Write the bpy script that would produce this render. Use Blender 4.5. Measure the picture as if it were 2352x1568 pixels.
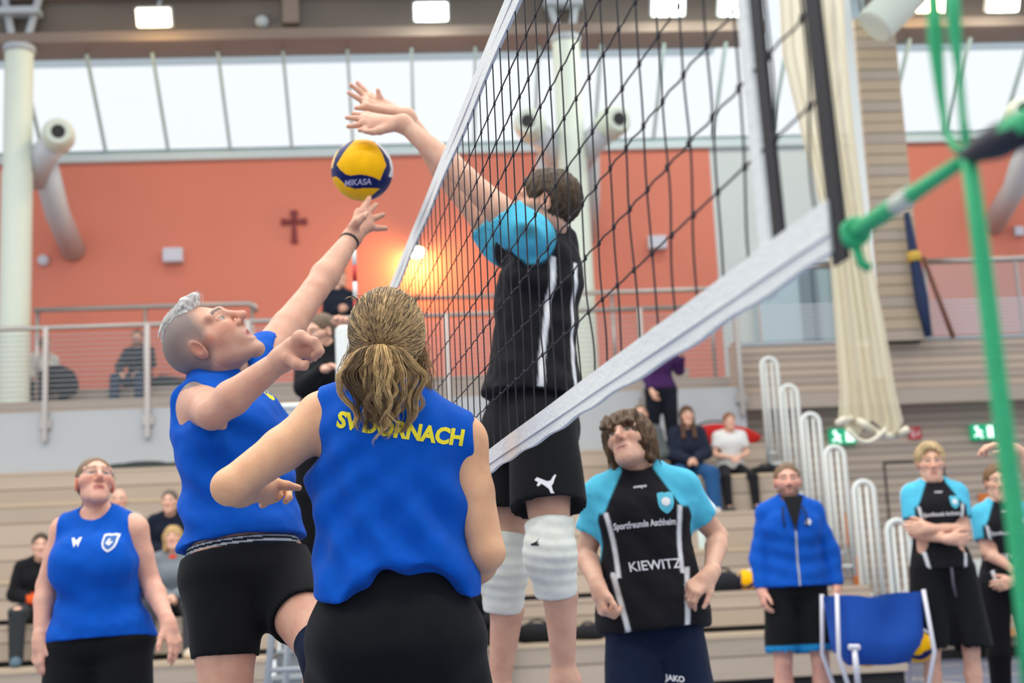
import bpy, bmesh, math, random
import numpy as np
from mathutils import Vector, Matrix
from mathutils.bvhtree import BVHTree

random.seed(7)
RNG = np.random.default_rng(7)
SC = bpy.context.scene
COL = SC.collection
for o in list(bpy.data.objects):
    bpy.data.objects.remove(o, do_unlink=True)

# ------------------------------------------------------------------ camera
FPX, CX, CY = 3303.6, 1176.0, 784.0          # focal length and centre in pixels of the 2352x1568 frame
CAM_H = 0.90
PITCH, ROLL = math.radians(10.573), math.radians(2.731)
_cp, _sp, _c, _s = math.cos(PITCH), math.sin(PITCH), math.cos(ROLL), math.sin(ROLL)
FW = np.array([0, _cp, _sp])
_u0 = np.array([0, -_sp, _cp])
RT = _c * np.array([1., 0, 0]) - _s * _u0
UP = _s * np.array([1., 0, 0]) + _c * _u0
CAMP = np.array([0, 0, CAM_H])
cam_d = bpy.data.cameras.new('camera')
cam = bpy.data.objects.new('camera', cam_d)
COL.objects.link(cam)
cam.matrix_world = Matrix(((RT[0], UP[0], -FW[0], 0), (RT[1], UP[1], -FW[1], 0), (RT[2], UP[2], -FW[2], CAM_H), (0, 0, 0, 1)))
cam_d.sensor_fit = 'HORIZONTAL'
cam_d.sensor_width = 36.0
cam_d.lens = FPX * 36.0 / 2352.0
cam_d.clip_start, cam_d.clip_end = 0.05, 200
cam_d.dof.use_dof = True
cam_d.dof.focus_distance = 3.25
cam_d.dof.aperture_fstop = 3.6
cam_d.dof.aperture_blades = 9
SC.camera = cam

# ------------------------------------------------------------------ light
WORLD_STRENGTH = .80
EXPOSURE = 0.42
w = bpy.data.worlds.new('overcast_sky')
SC.world = w
w.use_nodes = True
bg = w.node_tree.nodes['Background']
bg.inputs[0].default_value = (0.93, 0.965, 1.0, 1)
bg.inputs[1].default_value = WORLD_STRENGTH
# rows of area lights added out of frame for directional top light
ADDED_LAMPS = [(u_, v_) for v_ in (1.0, 6.0, 11.0) for u_ in (-7.5, -3.5, 0.5, 4.5)]
for u_, v_ in ADDED_LAMPS:
    la = bpy.data.lights.new('added_lamp_light', 'AREA')
    la.shape, la.size, la.size_y, la.energy, la.color = 'RECTANGLE', 1.3, .5, 105, (1., .96, .88)
    lo = bpy.data.objects.new('added_lamp_light', la)
    COL.objects.link(lo)
    lo.location = (u_ * .9971 - v_ * .0759, u_ * .0759 + v_ * .9971, 9.15)
SC.view_settings.view_transform = 'Standard'
SC.view_settings.look = 'None'
SC.view_settings.exposure = EXPOSURE
SC.view_settings.gamma = 1.0
SC.view_settings.use_curve_mapping = False

# ------------------------------------------------------------------ frames
HA = math.radians(4.353)                       # the hall's long wall is turned a little to the lens
HU = np.array([math.cos(HA), math.sin(HA), 0.])
HW = np.array([-math.sin(HA), math.cos(HA), 0.])
NETA = math.radians(-10.478)
NET_X0 = 0.58


def ray(px, py):
    return (px - CX) / FPX * RT - (py - CY) / FPX * UP + FW


def P(px, py, d):
    """photo point at a real distance d in front of the camera (world y)"""
    q = ray(px, py)
    return CAMP + q * (d / q[1])


def hall(u, v, z):
    return HU * u + HW * v + np.array([0, 0, z])


def hp(px, py, v):
    """hall coordinates (u, v, z) of a photo point on the plane v"""
    q = ray(px, py)
    wpt = CAMP + q * (v / (q @ HW))
    return wpt @ HU, v, wpt[2]


def vec(*a):
    return np.array(a, float)


def nrm(a):
    a = np.asarray(a, float)
    return a / max(1e-9, np.linalg.norm(a))


def srgb(r, g, b):
    f = lambda c: (c / 255 / 12.92) if c <= 10.3 else ((c / 255 + .055) / 1.055) ** 2.4
    return (f(r), f(g), f(b))


# ------------------------------------------------------------------ materials
MATS = {}


def new_mat(name):
    m = bpy.data.materials.new(name)
    m.use_nodes = True
    MATS[name] = m
    nt = m.node_tree
    return m, nt, nt.nodes['Principled BSDF']


def mat(name, col, rough=.6, metal=0., noise=0., nscale=8., bump=0., bscale=60., spec=.5, sheen=0., stretch=None, coat=0.):
    """plain procedural material: base colour varied by noise, optional fine bump"""
    if name in MATS:
        return MATS[name]
    m, nt, b = new_mat(name)
    b.inputs['Roughness'].default_value = rough
    b.inputs['Metallic'].default_value = metal
    b.inputs['Specular IOR Level'].default_value = spec
    b.inputs['Sheen Weight'].default_value = sheen
    b.inputs['Coat Weight'].default_value = coat
    b.inputs['Base Color'].default_value = (*col, 1)
    if noise or bump:
        tc = nt.nodes.new('ShaderNodeTexCoord')
        mp = nt.nodes.new('ShaderNodeMapping')
        nt.links.new(tc.outputs['Object'], mp.inputs[0])
        if stretch:
            mp.inputs['Scale'].default_value = stretch
    if noise:
        n = nt.nodes.new('ShaderNodeTexNoise')
        n.inputs['Scale'].default_value = nscale
        n.inputs['Detail'].default_value = 5
        nt.links.new(mp.outputs[0], n.inputs[0])
        r = nt.nodes.new('ShaderNodeMix')
        r.data_type = 'RGBA'
        r.inputs['A'].default_value = (*[c * (1 - noise) for c in col], 1)
        r.inputs['B'].default_value = (*[min(1, c * (1 + noise)) for c in col], 1)
        nt.links.new(n.outputs['Fac'], r.inputs['Factor'])
        nt.links.new(r.outputs['Result'], b.inputs['Base Color'])
    if bump:
        n2 = nt.nodes.new('ShaderNodeTexNoise')
        n2.inputs['Scale'].default_value = bscale
        nt.links.new(mp.outputs[0], n2.inputs[0])
        bp = nt.nodes.new('ShaderNodeBump')
        bp.inputs['Strength'].default_value = bump
        bp.inputs['Distance'].default_value = .01
        nt.links.new(n2.outputs['Fac'], bp.inputs['Height'])
        nt.links.new(bp.outputs[0], b.inputs['Normal'])
    return m


def emit(name, col, s):
    if name in MATS:
        return MATS[name]
    m, nt, b = new_mat(name)
    b.inputs['Base Color'].default_value = (*col, 1)
    b.inputs['Emission Color'].default_value = (*col, 1)
    b.inputs['Emission Strength'].default_value = s
    return m


def attr_mat(name, rough, kind):
    """colour comes from the mesh's own colour layer (dye, print, skin tone); procedural grain on top"""
    m, nt, b = new_mat(name)
    at = nt.nodes.new('ShaderNodeAttribute')
    at.attribute_name = 'Col'
    tc = nt.nodes.new('ShaderNodeTexCoord')
    n = nt.nodes.new('ShaderNodeTexNoise')
    nt.links.new(tc.outputs['Object'], n.inputs[0])
    mx = nt.nodes.new('ShaderNodeMix')
    mx.data_type = 'RGBA'
    mx.blend_type = 'MULTIPLY'
    mx.inputs['Factor'].default_value = 1
    rp = nt.nodes.new('ShaderNodeValToRGB')
    nt.links.new(n.outputs['Fac'], rp.inputs[0])
    nt.links.new(at.outputs['Color'], mx.inputs['A'])
    nt.links.new(rp.outputs[0], mx.inputs['B'])
    nt.links.new(mx.outputs['Result'], b.inputs['Base Color'])
    b.inputs['Roughness'].default_value = rough
    e = rp.color_ramp.elements
    if kind == 'skin':
        n.inputs['Scale'].default_value = 24
        n.inputs['Detail'].default_value = 4
        e[0].position, e[0].color = .3, (.9, .8, .78, 1)
        e[1].position, e[1].color = .7, (1, 1, 1, 1)
        b.inputs['Subsurface Weight'].default_value = .12
        b.inputs['Subsurface Radius'].default_value = (.012, .005, .003)
        b.inputs['Subsurface Scale'].default_value = 1.0
        b.inputs['Specular IOR Level'].default_value = .4
        n3 = nt.nodes.new('ShaderNodeTexNoise')
        n3.inputs['Scale'].default_value = 320
        nt.links.new(tc.outputs['Object'], n3.inputs[0])
        bp = nt.nodes.new('ShaderNodeBump')
        bp.inputs['Strength'].default_value = .12
        bp.inputs['Distance'].default_value = .002
        nt.links.new(n3.outputs['Fac'], bp.inputs['Height'])
        nt.links.new(bp.outputs[0], b.inputs['Normal'])
    elif kind == 'cloth':
        n.inputs['Scale'].default_value = 30
        e[0].position, e[0].color = .3, (.88, .88, .88, 1)
        e[1].position, e[1].color = .7, (1, 1, 1, 1)
        b.inputs['Sheen Weight'].default_value = .04
        b.inputs['Specular IOR Level'].default_value = .15
        wv = nt.nodes.new('ShaderNodeTexWave')
        wv.inputs['Scale'].default_value = 60
        wv.inputs['Distortion'].default_value = .3
        nt.links.new(tc.outputs['Object'], wv.inputs[0])
        bp = nt.nodes.new('ShaderNodeBump')
        bp.inputs['Strength'].default_value = .12
        bp.inputs['Distance'].default_value = .002
        nt.links.new(wv.outputs['Fac'], bp.inputs['Height'])
        nt.links.new(bp.outputs[0], b.inputs['Normal'])
    else:
        n.inputs['Scale'].default_value = 90
        e[0].position, e[0].color = .3, (.6, .6, .6, 1)
        e[1].position, e[1].color = .7, (1, 1, 1, 1)
        b.inputs['Specular IOR Level'].default_value = .35
    return m


M_SKIN = attr_mat('skin', .52, 'skin')
M_CLOTH = attr_mat('knit_cloth', .85, 'cloth')
M_HAIR = attr_mat('hair', .55, 'hair')

# ------------------------------------------------------------------ object helpers


def tag(o, label=None, cat=None, group=None, kind=None):
    if label:
        o['label'] = label
    if cat:
        o['category'] = cat
    if group:
        o['group'] = group
    if kind:
        o['kind'] = kind
    return o


def empty(name, loc, label=None, cat=None, group=None, kind=None):
    o = bpy.data.objects.new(name, None)
    o.empty_display_size = .1
    COL.objects.link(o)
    o.location = Vector(loc)
    return tag(o, label, cat, group, kind)


def base_of(parent):
    b = np.zeros(3)
    while parent is not None:
        b = b + np.array(parent.location)
        parent = parent.parent
    return b


def obj(name, verts, faces, m, parent=None, smooth=False, cols=None, loc=None):
    """one mesh object from world-space vertices"""
    v = np.asarray(verts, float)
    b = base_of(parent)
    if parent is None:
        b = (np.array([v[:, 0].mean(), v[:, 1].mean(), v[:, 2].min()]) if loc is None else np.asarray(loc, float))
    me = bpy.data.meshes.new(name)
    me.from_pydata((v - b).tolist(), [], faces if isinstance(faces, list) else faces.tolist())
    if smooth:
        me.polygons.foreach_set('use_smooth', np.ones(len(me.polygons), bool))
    if cols is not None:
        ca = me.color_attributes.new('Col', 'FLOAT_COLOR', 'POINT')
        c4 = np.ones((len(v), 4), np.float32)
        c4[:, :3] = cols
        ca.data.foreach_set('color', c4.ravel())
    if m is not None:
        me.materials.append(m)
    me.update()
    o = bpy.data.objects.new(name, me)
    COL.objects.link(o)
    if parent is not None:
        o.parent = parent
    else:
        o.location = Vector(b)
    return o


class MB:
    """collects shapes into one mesh"""

    def __init__(s):
        s.v, s.f, s.n = [], [], 0

    def add(s, v, f):
        v = np.asarray(v, float)
        s.v.append(v)
        s.f += [tuple(int(i) + s.n for i in q) for q in f]
        s.n += len(v)
        return s

    def hexa(s, c):
        return s.add(c, [(0, 3, 2, 1), (4, 5, 6, 7), (0, 1, 5, 4), (1, 2, 6, 5), (2, 3, 7, 6), (3, 0, 4, 7)])

    def box(s, c, ax, ay, az):
        c, ax, ay, az = map(np.asarray, (c, ax, ay, az))
        return s.hexa([c - ax - ay - az, c + ax - ay - az, c + ax + ay - az, c - ax + ay - az, c - ax - ay + az, c + ax - ay + az, c + ax + ay + az, c - ax + ay + az])

    def bbox(s, c, ax, ay, az, bev=.01):
        """box with chamfered edges"""
        bm = bmesh.new()
        bmesh.ops.create_cube(bm, size=2)
        L = [np.linalg.norm(a) for a in (ax, ay, az)]
        bmesh.ops.scale(bm, vec=L, verts=bm.verts)
        bmesh.ops.bevel(bm, geom=list(bm.edges), offset=min(bev, .45 * min(L) * 2), segments=2, affect='EDGES', profile=.5)
        R = np.array([np.asarray(a) / l for a, l in zip((ax, ay, az), L)])
        v = np.array([x.co for x in bm.verts]) @ R + np.asarray(c)
        bm.verts.index_update()
        f = [tuple(q.index for q in fc.verts) for fc in bm.faces]
        bm.free()
        return s.add(v, f)

    def hbox(s, u0, u1, v0, v1, z0, z1):
        h = hall
        return s.hexa([h(u0, v0, z0), h(u1, v0, z0), h(u1, v1, z0), h(u0, v1, z0), h(u0, v0, z1), h(u1, v0, z1), h(u1, v1, z1), h(u0, v1, z1)])

    def tube(s, pts, r, n=8, caps=True, flat=1.0, ref=(0, 0, 1)):
        pts = np.asarray(pts, float)
        N = len(pts)
        rr = np.broadcast_to(np.asarray(r, float), (N,))
        T = np.gradient(pts, axis=0)
        T /= np.linalg.norm(T, axis=1)[:, None] + 1e-12
        a = np.array(ref, float)
        if abs(T[0] @ a) > .95:
            a = np.array([1., .1, 0])
        V = []
        X = nrm(np.cross(T[0], a))
        th = np.arange(n) * 2 * math.pi / n
        for i in range(N):
            X = X - T[i] * (X @ T[i])
            X = nrm(X)
            Y = np.cross(T[i], X)
            V.append(pts[i] + rr[i] * (np.cos(th)[:, None] * X + flat * np.sin(th)[:, None] * Y))
        V = np.concatenate(V)
        F = []
        for i in range(N - 1):
            for j in range(n):
                k = (j + 1) % n
                F.append((i * n + j, i * n + k, (i + 1) * n + k, (i + 1) * n + j))
        if caps:
            F.append(tuple(range(n - 1, -1, -1)))
            F.append(tuple((N - 1) * n + j for j in range(n)))
        return s.add(V, F)

    def lathe(s, c, axis, prof, n=24):
        """profile of (distance along axis, radius)"""
        axis = nrm(axis)
        a = np.array([0, 0, 1.]) if abs(axis[2]) < .9 else np.array([1., 0, 0])
        X = nrm(np.cross(axis, a))
        Y = np.cross(axis, X)
        th = np.arange(n) * 2 * math.pi / n
        V = np.concatenate([np.asarray(c) + axis * t + r * (np.cos(th)[:, None] * X + np.sin(th)[:, None] * Y) for t, r in prof])
        F = []
        for i in range(len(prof) - 1):
            for j in range(n):
                k = (j + 1) % n
                F.append((i * n + j, i * n + k, (i + 1) * n + k, (i + 1) * n + j))
        F.append(tuple(range(n - 1, -1, -1)))
        F.append(tuple((len(prof) - 1) * n + j for j in range(n)))
        return s.add(V, F)

    def prism(s, pts2, o, X, Y, th):
        """flat polygon (o + x X + y Y) with thickness vector th"""
        p = np.array([np.asarray(o) + a * np.asarray(X) + b * np.asarray(Y) for a, b in pts2])
        n = len(p)
        return s.add(np.vstack([p, p + np.asarray(th)]), [tuple(range(n - 1, -1, -1)), tuple(range(n, 2 * n))] + [(i, (i + 1) % n, (i + 1) % n + n, i + n) for i in range(n)])

    def build(s, name, m, parent=None, smooth=False, loc=None):
        return obj(name, np.concatenate(s.v), s.f, m, parent, smooth, None, loc)


def smooth_by_angle(o, deg=40):
    me = o.data
    me.polygons.foreach_set('use_smooth', np.ones(len(me.polygons), bool))
    bm = bmesh.new()
    bm.from_mesh(me)
    for e in bm.edges:
        if len(e.link_faces) == 2 and e.calc_face_angle(0) > math.radians(deg):
            e.smooth = False
    bm.to_mesh(me)
    bm.free()
    return o


def text_polys(s, size=1.0, bold=0.0, shear=0.0):
    """lettering as a flat mesh (verts 2-D centred on x, faces)"""
    cu = bpy.data.curves.new('lettering', 'FONT')
    cu.body = s
    cu.size = size
    cu.offset = bold
    cu.shear = shear
    cu.align_x = 'CENTER'
    cu.resolution_u = 3
    t = bpy.data.objects.new('lettering', cu)
    COL.objects.link(t)
    dg = bpy.context.evaluated_depsgraph_get()
    me = bpy.data.meshes.new_from_object(t.evaluated_get(dg))
    v = np.array([x.co for x in me.vertices])[:, :2] if len(me.vertices) else np.zeros((0, 2))
    f = [tuple(q.vertices) for q in me.polygons]
    bpy.data.objects.remove(t, do_unlink=True)
    bpy.data.curves.remove(cu)
    bpy.data.meshes.remove(me)
    return v, f


def refine(v2, f, maxlen):
    """cut a flat mesh into small faces so that it can follow a curved surface"""
    bm = bmesh.new()
    vs = [bm.verts.new((x, y, 0)) for x, y in v2]
    for q in f:
        try:
            bm.faces.new([vs[i] for i in q])
        except ValueError:
            pass
    bmesh.ops.triangulate(bm, faces=list(bm.faces))
    for _ in range(5):
        es = [e for e in bm.edges if e.calc_length() > maxlen]
        if not es:
            break
        bmesh.ops.subdivide_edges(bm, edges=es, cuts=1)
        bmesh.ops.triangulate(bm, faces=[q for q in bm.faces if len(q.verts) > 3])
    bm.verts.index_update()
    v = np.array([x.co[:2] for x in bm.verts])
    ff = [tuple(x.index for x in q.verts) for q in bm.faces]
    bm.free()
    return v, ff


def decal(name, v2, f, o, X, Y, target, m, parent, lift=.0016, maxlen=.012, back=.25):
    """print laid onto the cloth: flat shape thrown along its own normal onto the target mesh"""
    v2, f = refine(np.asarray(v2, float), f, maxlen)
    X, Y, o = nrm(X), nrm(Y), np.asarray(o, float)
    n = nrm(np.cross(X, Y))
    b = base_of(target.parent) if target.parent else np.array(target.location)
    me = target.data
    co = np.empty(len(me.vertices) * 3)
    me.vertices.foreach_get('co', co)
    bv = BVHTree.FromPolygons((co.reshape(-1, 3) + b).tolist(), [tuple(q.vertices) for q in me.polygons])
    out, ok = [], []
    for x, y in v2:
        p = o + X * x + Y * y + n * back
        hit = bv.ray_cast(Vector(p), Vector(-n), back * 2 + .3)
        if hit[0] is None:
            ok.append(False)
            out.append(p)
        else:
            ok.append(True)
            out.append(np.array(hit[0]) + n * lift)
    f = [q for q in f if all(ok[i] for i in q)]
    if not f:
        return None
    return obj(name, np.array(out), f, m, parent, True)
# ------------------------------------------------------------------ the hall
m_red = mat('terracotta_paint', srgb(216, 128, 108), .8, noise=.05, nscale=.8)
m_pale = mat('pale_wall_paint', srgb(206, 214, 216), .75, noise=.03, nscale=1)
m_wood = mat('whitewashed_timber', srgb(180, 164, 149), .6, noise=.10, nscale=3, stretch=(.35, 3, 6))
m_wood2 = mat('whitewashed_timber_grey', srgb(170, 155, 140), .6, noise=.10, nscale=3, stretch=(.35, 3, 6))
m_woodw = mat('whitewashed_timber_warm', srgb(188, 168, 143), .6, noise=.12, nscale=3, stretch=(.35, 3, 6))
m_wallw = mat('wall_timber', srgb(186, 168, 152), .6, noise=.10, nscale=2.5, stretch=(.3, 3, 8))
m_wallw2 = mat('wall_timber_grey', srgb(172, 157, 145), .6, noise=.10, nscale=2.5, stretch=(.3, 3, 8))
m_dark = mat('dark_gap', srgb(28, 28, 30), .8)
m_white = mat('white_enamel', srgb(226, 230, 226), .45)
m_offwhite = mat('column_paint', srgb(214, 222, 208), .55, noise=.02)
m_grey = mat('grey_paint', srgb(168, 174, 180), .6)
m_glulam = mat('glulam_timber', srgb(98, 88, 80), .55, noise=.12, nscale=2.5, stretch=(.3, 2, 7))
m_glulam_edge = mat('glulam_edge', srgb(124, 108, 98), .55, noise=.1, nscale=3, stretch=(.3, 2, 7))
m_steel = mat('brushed_steel', srgb(176, 170, 166), .32, metal=.85, noise=.03)
m_frame = mat('window_frame', srgb(176, 198, 198), .5)
m_duct = mat('duct_sheet', srgb(198, 200, 206), .45, metal=.15)
m_black = mat('black_plastic', srgb(22, 22, 24), .5)
m_floor = mat('sports_floor', srgb(112, 122, 146), .38, noise=.06, nscale=1.5)
m_line = mat('court_paint', srgb(214, 196, 178), .5)

# floor ---------------------------------------------------------------
fl = MB().hbox(-18, 18, -6, 23, -.15, 0).build('floor', m_floor, loc=(0, 0, 0))
tag(fl, 'grey blue sports hall floor with pale court lines', kind='structure')
for i, (u0, u1, v0, v1) in enumerate(((-16, 16, 15.05, 15.1), (-16, 16, 17.4, 17.45), (5.2, 5.25, -6, 18.9), (-16, 16, -5, -4.95), (-5.0, -4.95, -6, 12.9))):
    MB().hbox(u0, u1, v0, v1, .0, .003).build('court_line', m_line, fl)

# back wall -------------------------------------------------------------
VB = 22.5
ZW = hp(400, 371, VB)[2]                      # top of the painted wall
uL = -15.5
uA = hp(1640, 500, VB)[0]
uB = hp(2075, 500, VB)[0]
wb = MB().hbox(uL, uA, VB, VB + .3, 3.2, ZW).build('wall_back', m_red)
tag(wb, 'terracotta painted back wall above the gallery', kind='structure')
tag(MB().hbox(uB, 18.0, VB, VB + .3, 3.2, ZW).build('wall_back_right', m_red), 'terracotta painted back wall right of the timber pillar', kind='structure')
tag(MB().hbox(uA, uB, VB + .02, VB + .3, 3.2, ZW).build('wall_back_middle', m_pale), 'pale grey stretch of wall beside the terracotta wall', kind='structure')
# pale door recess in the middle stretch
u0, _, z0 = hp(1742, 790, VB - .1)
u1, _, z1 = hp(1905, 600, VB - .1)
dr = empty('door_1', hall((u0 + u1) / 2, VB - .05, 4.0), 'pale blue glazed gallery doors behind the balustrade', kind='structure')
m_doorglass = mat('pale_blue_glazing', srgb(176, 202, 212), .25, noise=.04, nscale=1)
MB().hbox(u0, u0 + .75, VB - .08, VB, 3.9, z1).build('door_leaf', m_doorglass, dr)
MB().hbox(u0 + 1.05, u1 + .6, VB - .08, VB, 3.9, z1).build('door_leaf', mat('grey_blue_glazing', srgb(140, 165, 170), .25), dr)
MB().hbox(u0 + .75, u0 + 1.05, VB - .12, VB, 3.9, z1).build('door_post', mat('slate_frame', srgb(74, 100, 116), .5), dr)
MB().hbox(u0 - .05, u1 + .6, VB - .14, VB, z1, z1 + .14).build('door_head', m_white, dr)

# slanted glazing above the wall ----------------------------------------------
VT, ZT = VB - 1.5, hp(400, 119, VB - 1.5)[2]
m_glass, nt, b = new_mat('window_glass')
nt.nodes.remove(b)
tr = nt.nodes.new('ShaderNodeBsdfTransparent')
tr.inputs[0].default_value = (.97, .985, 1, 1)
gl = nt.nodes.new('ShaderNodeBsdfGlossy')
gl.inputs['Roughness'].default_value = .03
fr = nt.nodes.new('ShaderNodeFresnel')
fr.inputs['IOR'].default_value = 1.35
mx = nt.nodes.new('ShaderNodeMixShader')
nt.links.new(fr.outputs[0], mx.inputs[0])
nt.links.new(tr.outputs[0], mx.inputs[1])
nt.links.new(gl.outputs[0], mx.inputs[2])
nt.links.new(mx.outputs[0], nt.nodes['Material Output'].inputs[0])
um = hp(245, 365, VB)[0]
du = hp(388, 362, VB)[0] - um
ks = list(range(-12, 22))
win = empty('window_1', hall(0, VB, ZW), 'slanted band of bright roof windows above the terracotta wall', kind='structure')
sl = np.array(hall(0, VT, ZT) - hall(0, VB, ZW))
for k in ks:
    u = um + k * du
    a, c = hall(u, VB, ZW + .12), hall(u, VT, ZT)
    MB().box((a + c) / 2, HU * .022, nrm(np.cross(HU, sl)) * .045, (c - a) / 2).build('mullion', m_frame, win)
    if k < ks[-1]:
        p0, p1 = hall(u + .03, VB + .03, ZW + .12), hall(u + du - .03, VB + .03, ZW + .12)
        MB().add([p0, p1, p1 + sl * .97, p0 + sl * .97], [(0, 1, 2, 3)]).build('pane', m_glass, win)
MB().hbox(um - 12 * du, um + 21 * du, VB - .1, VB + .25, ZW, ZW + .12).build('window_sill', mat('pale_sill', srgb(200, 214, 220), .5), win)
MB().hbox(um - 12 * du, um + 21 * du, VB - .03, VB + .15, ZW + .12, ZW + .2).build('window_frame', m_frame, win)
# slab added outside to grey the pane tops like a soft gradient
UG0, UG1 = hp(1738, 60, VT)[0], hp(1990, 60, VT)[0]
ev = MB().hbox(um - 12 * du, UG0, VT + .3, VT + 3.2, ZT + 1.05, ZT + 1.2).build('pane_shade_slab', mat('shade_slab_grey', srgb(196, 214, 220), .7))
tag(MB().hbox(UG1, um + 21 * du, VT + .3, VT + 3.2, ZT + 1.05, ZT + 1.2).build('pane_shade_slab', MATS['shade_slab_grey']), 'grey slab added outside at the right to dull the slanted window tops', kind='structure')
tag(ev, 'grey slab added outside to dull the slanted window tops', kind='structure')

# glulam edge beam -----------------------------------------------------------
bm_ = empty('edge_beam', hall(0, VT - .2, ZT), 'long brown glulam beam over the slanted windows', kind='structure')
UG0, UG1 = hp(1738, 60, VT)[0], hp(1990, 60, VT)[0]
for q0, q1 in ((-15.5, UG0), (UG1, 18.0)):
    MB().hbox(q0, q1, VT - .45, VT + .25, ZT, ZT + .16).build('lower_flange', m_glulam_edge, bm_)
    MB().hbox(q0, q1, VT - .2, VT + .25, ZT + .16, ZT + .75).build('web', m_glulam, bm_)
    MB().hbox(q0, q1, VT - .32, VT + .25, ZT + .75, ZT + 1.0).build('upper_flange', m_glulam_edge, bm_)
    MB().hbox(q0, q1, VT - .6, VT + .25, ZT + 1.0, ZT + 1.3).build('roof_edge', m_grey, bm_)
win2 = empty('window_2', hall((UG0 + UG1) / 2, VT, ZT), 'bright upright window breaking through the beam behind the net end', kind='structure')
for u in np.linspace(UG0, UG1, 3):
    MB().hbox(u - .025, u + .025, VT, VT + .06, ZT - .05, ZT + 3).build('mullion', m_frame, win2)
for k in range(2):
    q0 = UG0 + (UG1 - UG0) * k / 2
    MB().hbox(q0 + .03, q0 + (UG1 - UG0) / 2 - .03, VT + .02, VT + .03, ZT, ZT + 3).build('pane', m_glass, win2)
for px in (668,):
    u = hp(px, 40, VT - .3)[0]
    MB().hbox(u - .12, u + .12, VT - .33, VT - .2, ZT + .3, ZT + 1.0).build('strut', m_glulam_edge, bm_)

# flood lights under the roof edge
def flood(px, py, warm, label, v=VT - 1.0, sc=1.0):
    u, _, z = hp(px, py, v)
    e = empty('flood_light', hall(u, v, z - .13), label, 'lamp', 'flood lights under the roof beam')
    c = hall(u, v, z)
    tilt = nrm(HW * -.85 + vec(0, 0, -.5))
    upv = nrm(np.cross(HU, tilt))
    MB().bbox(c - tilt * .06, HU * .27 * sc, upv * .15 * sc, tilt * .05, .03).build('housing', m_grey, e)
    MB().bbox(c, HU * .24 * sc, upv * .125 * sc, tilt * .025, .02).build('diffuser', emit('lamp_warm', (1., .78, .42), 9) if warm else emit('lamp_cool', (.95, 1., .9), 9), e)
    MB().tube([c - tilt * .1, hall(u, v + .55, z + .5)], .025).build('bracket', m_grey, e)
    ld = bpy.data.lights.new('lamp_light', 'POINT')
    ld.energy = 45
    ld.color = (1., .72, .35) if warm else (.95, 1., .88)
    ld.shadow_soft_size = .15
    lo = bpy.data.objects.new('lamp_light', ld)
    COL.objects.link(lo)
    lo.parent = e
    lo.location = Vector(tilt * .12 + vec(0, 0, .13 - .12))
flood(353, 40, True, 'warm glowing flood light on the beam at far left')
flood(990, 27, False, 'cool white flood light on the beam above the blocking hands')
flood(1535, 16, False, 'cool white flood light on the beam, left one of the pair behind the net')
flood(1690, 16, False, 'cool white flood light on the beam, right one of the pair behind the net')
flood(2140, 8, True, 'warm glowing flood light above the white slanted duct')
flood(2305, 6, False, 'cool white flood light at the far right under the roof')

# round loudspeaker / sensor on the beam
u, _, z = hp(602, 52, VT - .2)
tag(MB().lathe(hall(u, VT - .2, z), -HW, [(0, .1), (.05, .1), (.09, .07), (.1, .02)]).build('ceiling_speaker', m_grey, smooth=True), 'small round grey speaker on the brown beam', 'speaker')

# columns with jet nozzles ------------------------------------------------------
VC = 20.6
def column(px, py, label, sides):
    u, _, _ = hp(px, py, VC)
    e = empty('column', hall(u, VC, 3.6), label, kind='structure')
    smooth_by_angle(MB().lathe(hall(u, VC, 3.6), (0, 0, 1), [(0, .22), (3.9, .22), (3.92, .205), (ZT - 3.75, .205)], 32).build('shaft', m_offwhite, e))
    smooth_by_angle(MB().lathe(hall(u, VC, ZT - .15), (0, 0, 1), [(0, .2), (.02, .235), (.1, .235), (.12, .15)], 32).build('cap', m_grey, e))
    for s in (-1, 1):
        MB().tube([hall(u + s * .08, VC, ZT - .05), hall(u + s * .28, VC + .1, ZT + .9)], .06).build('bracket', m_grey, e)
    MB().hbox(u - .3, u + .3, VC - .12, VC + .12, ZT + .45, ZT + .55).build('bracket_plate', m_grey, e)
    for s in sides:
        air_nozzle(u, s, label)
def air_nozzle(u, s, label, v=VC, zc=None, what='white jet air nozzle on an elbow duct '):
    zc = hp(1300, 300, VC)[2] if zc is None else zc
    e = empty('air_nozzle', hall(u + s * .6, v - .2, zc - .3), what + ('right' if s > 0 else 'left') + ' of the ' + label, 'air duct', 'jet air nozzles')
    # nozzle pointing out over the hall
    c = hall(u + s * .62, v - .15, zc + .05)
    d = nrm(-HW + HU * s * .22 + vec(0, 0, -.12))
    o = MB().lathe(c, d, [(-.42, .05), (-.38, .2), (-.1, .24), (.12, .235), (.25, .2), (.3, .17)], 28)
    smooth_by_angle(o.build('nozzle', m_offwhite, e))
    MB().lathe(c + d * .285, d, [(0, .1), (.02, .1), (.022, .02)], 24).build('nozzle_throat', m_black, e)
    MB().tube([hall(u + s * .55, v, zc), hall(u + s * .35, v + .1, zc - .14), hall(u + s * .1, v + .45, zc - .45)], .2, 20).build('elbow', m_duct, e, True)
    MB().tube([hall(u + s * .28, v + .3, zc - .1), hall(u + s * .34, v + 1.0, zc - .8), hall(u + s * .38, v + 1.9, zc - 1.15)], .19, 20).build('duct', m_duct, e, True)
column(38, 500, 'far left white round column', (1,))
column(1312, 330, 'middle white round column', (-1, 1))
ur = hp(2440, 380, VC)[0]
air_nozzle(ur, -1, 'right frame edge', what='white jet air duct end ')
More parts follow.
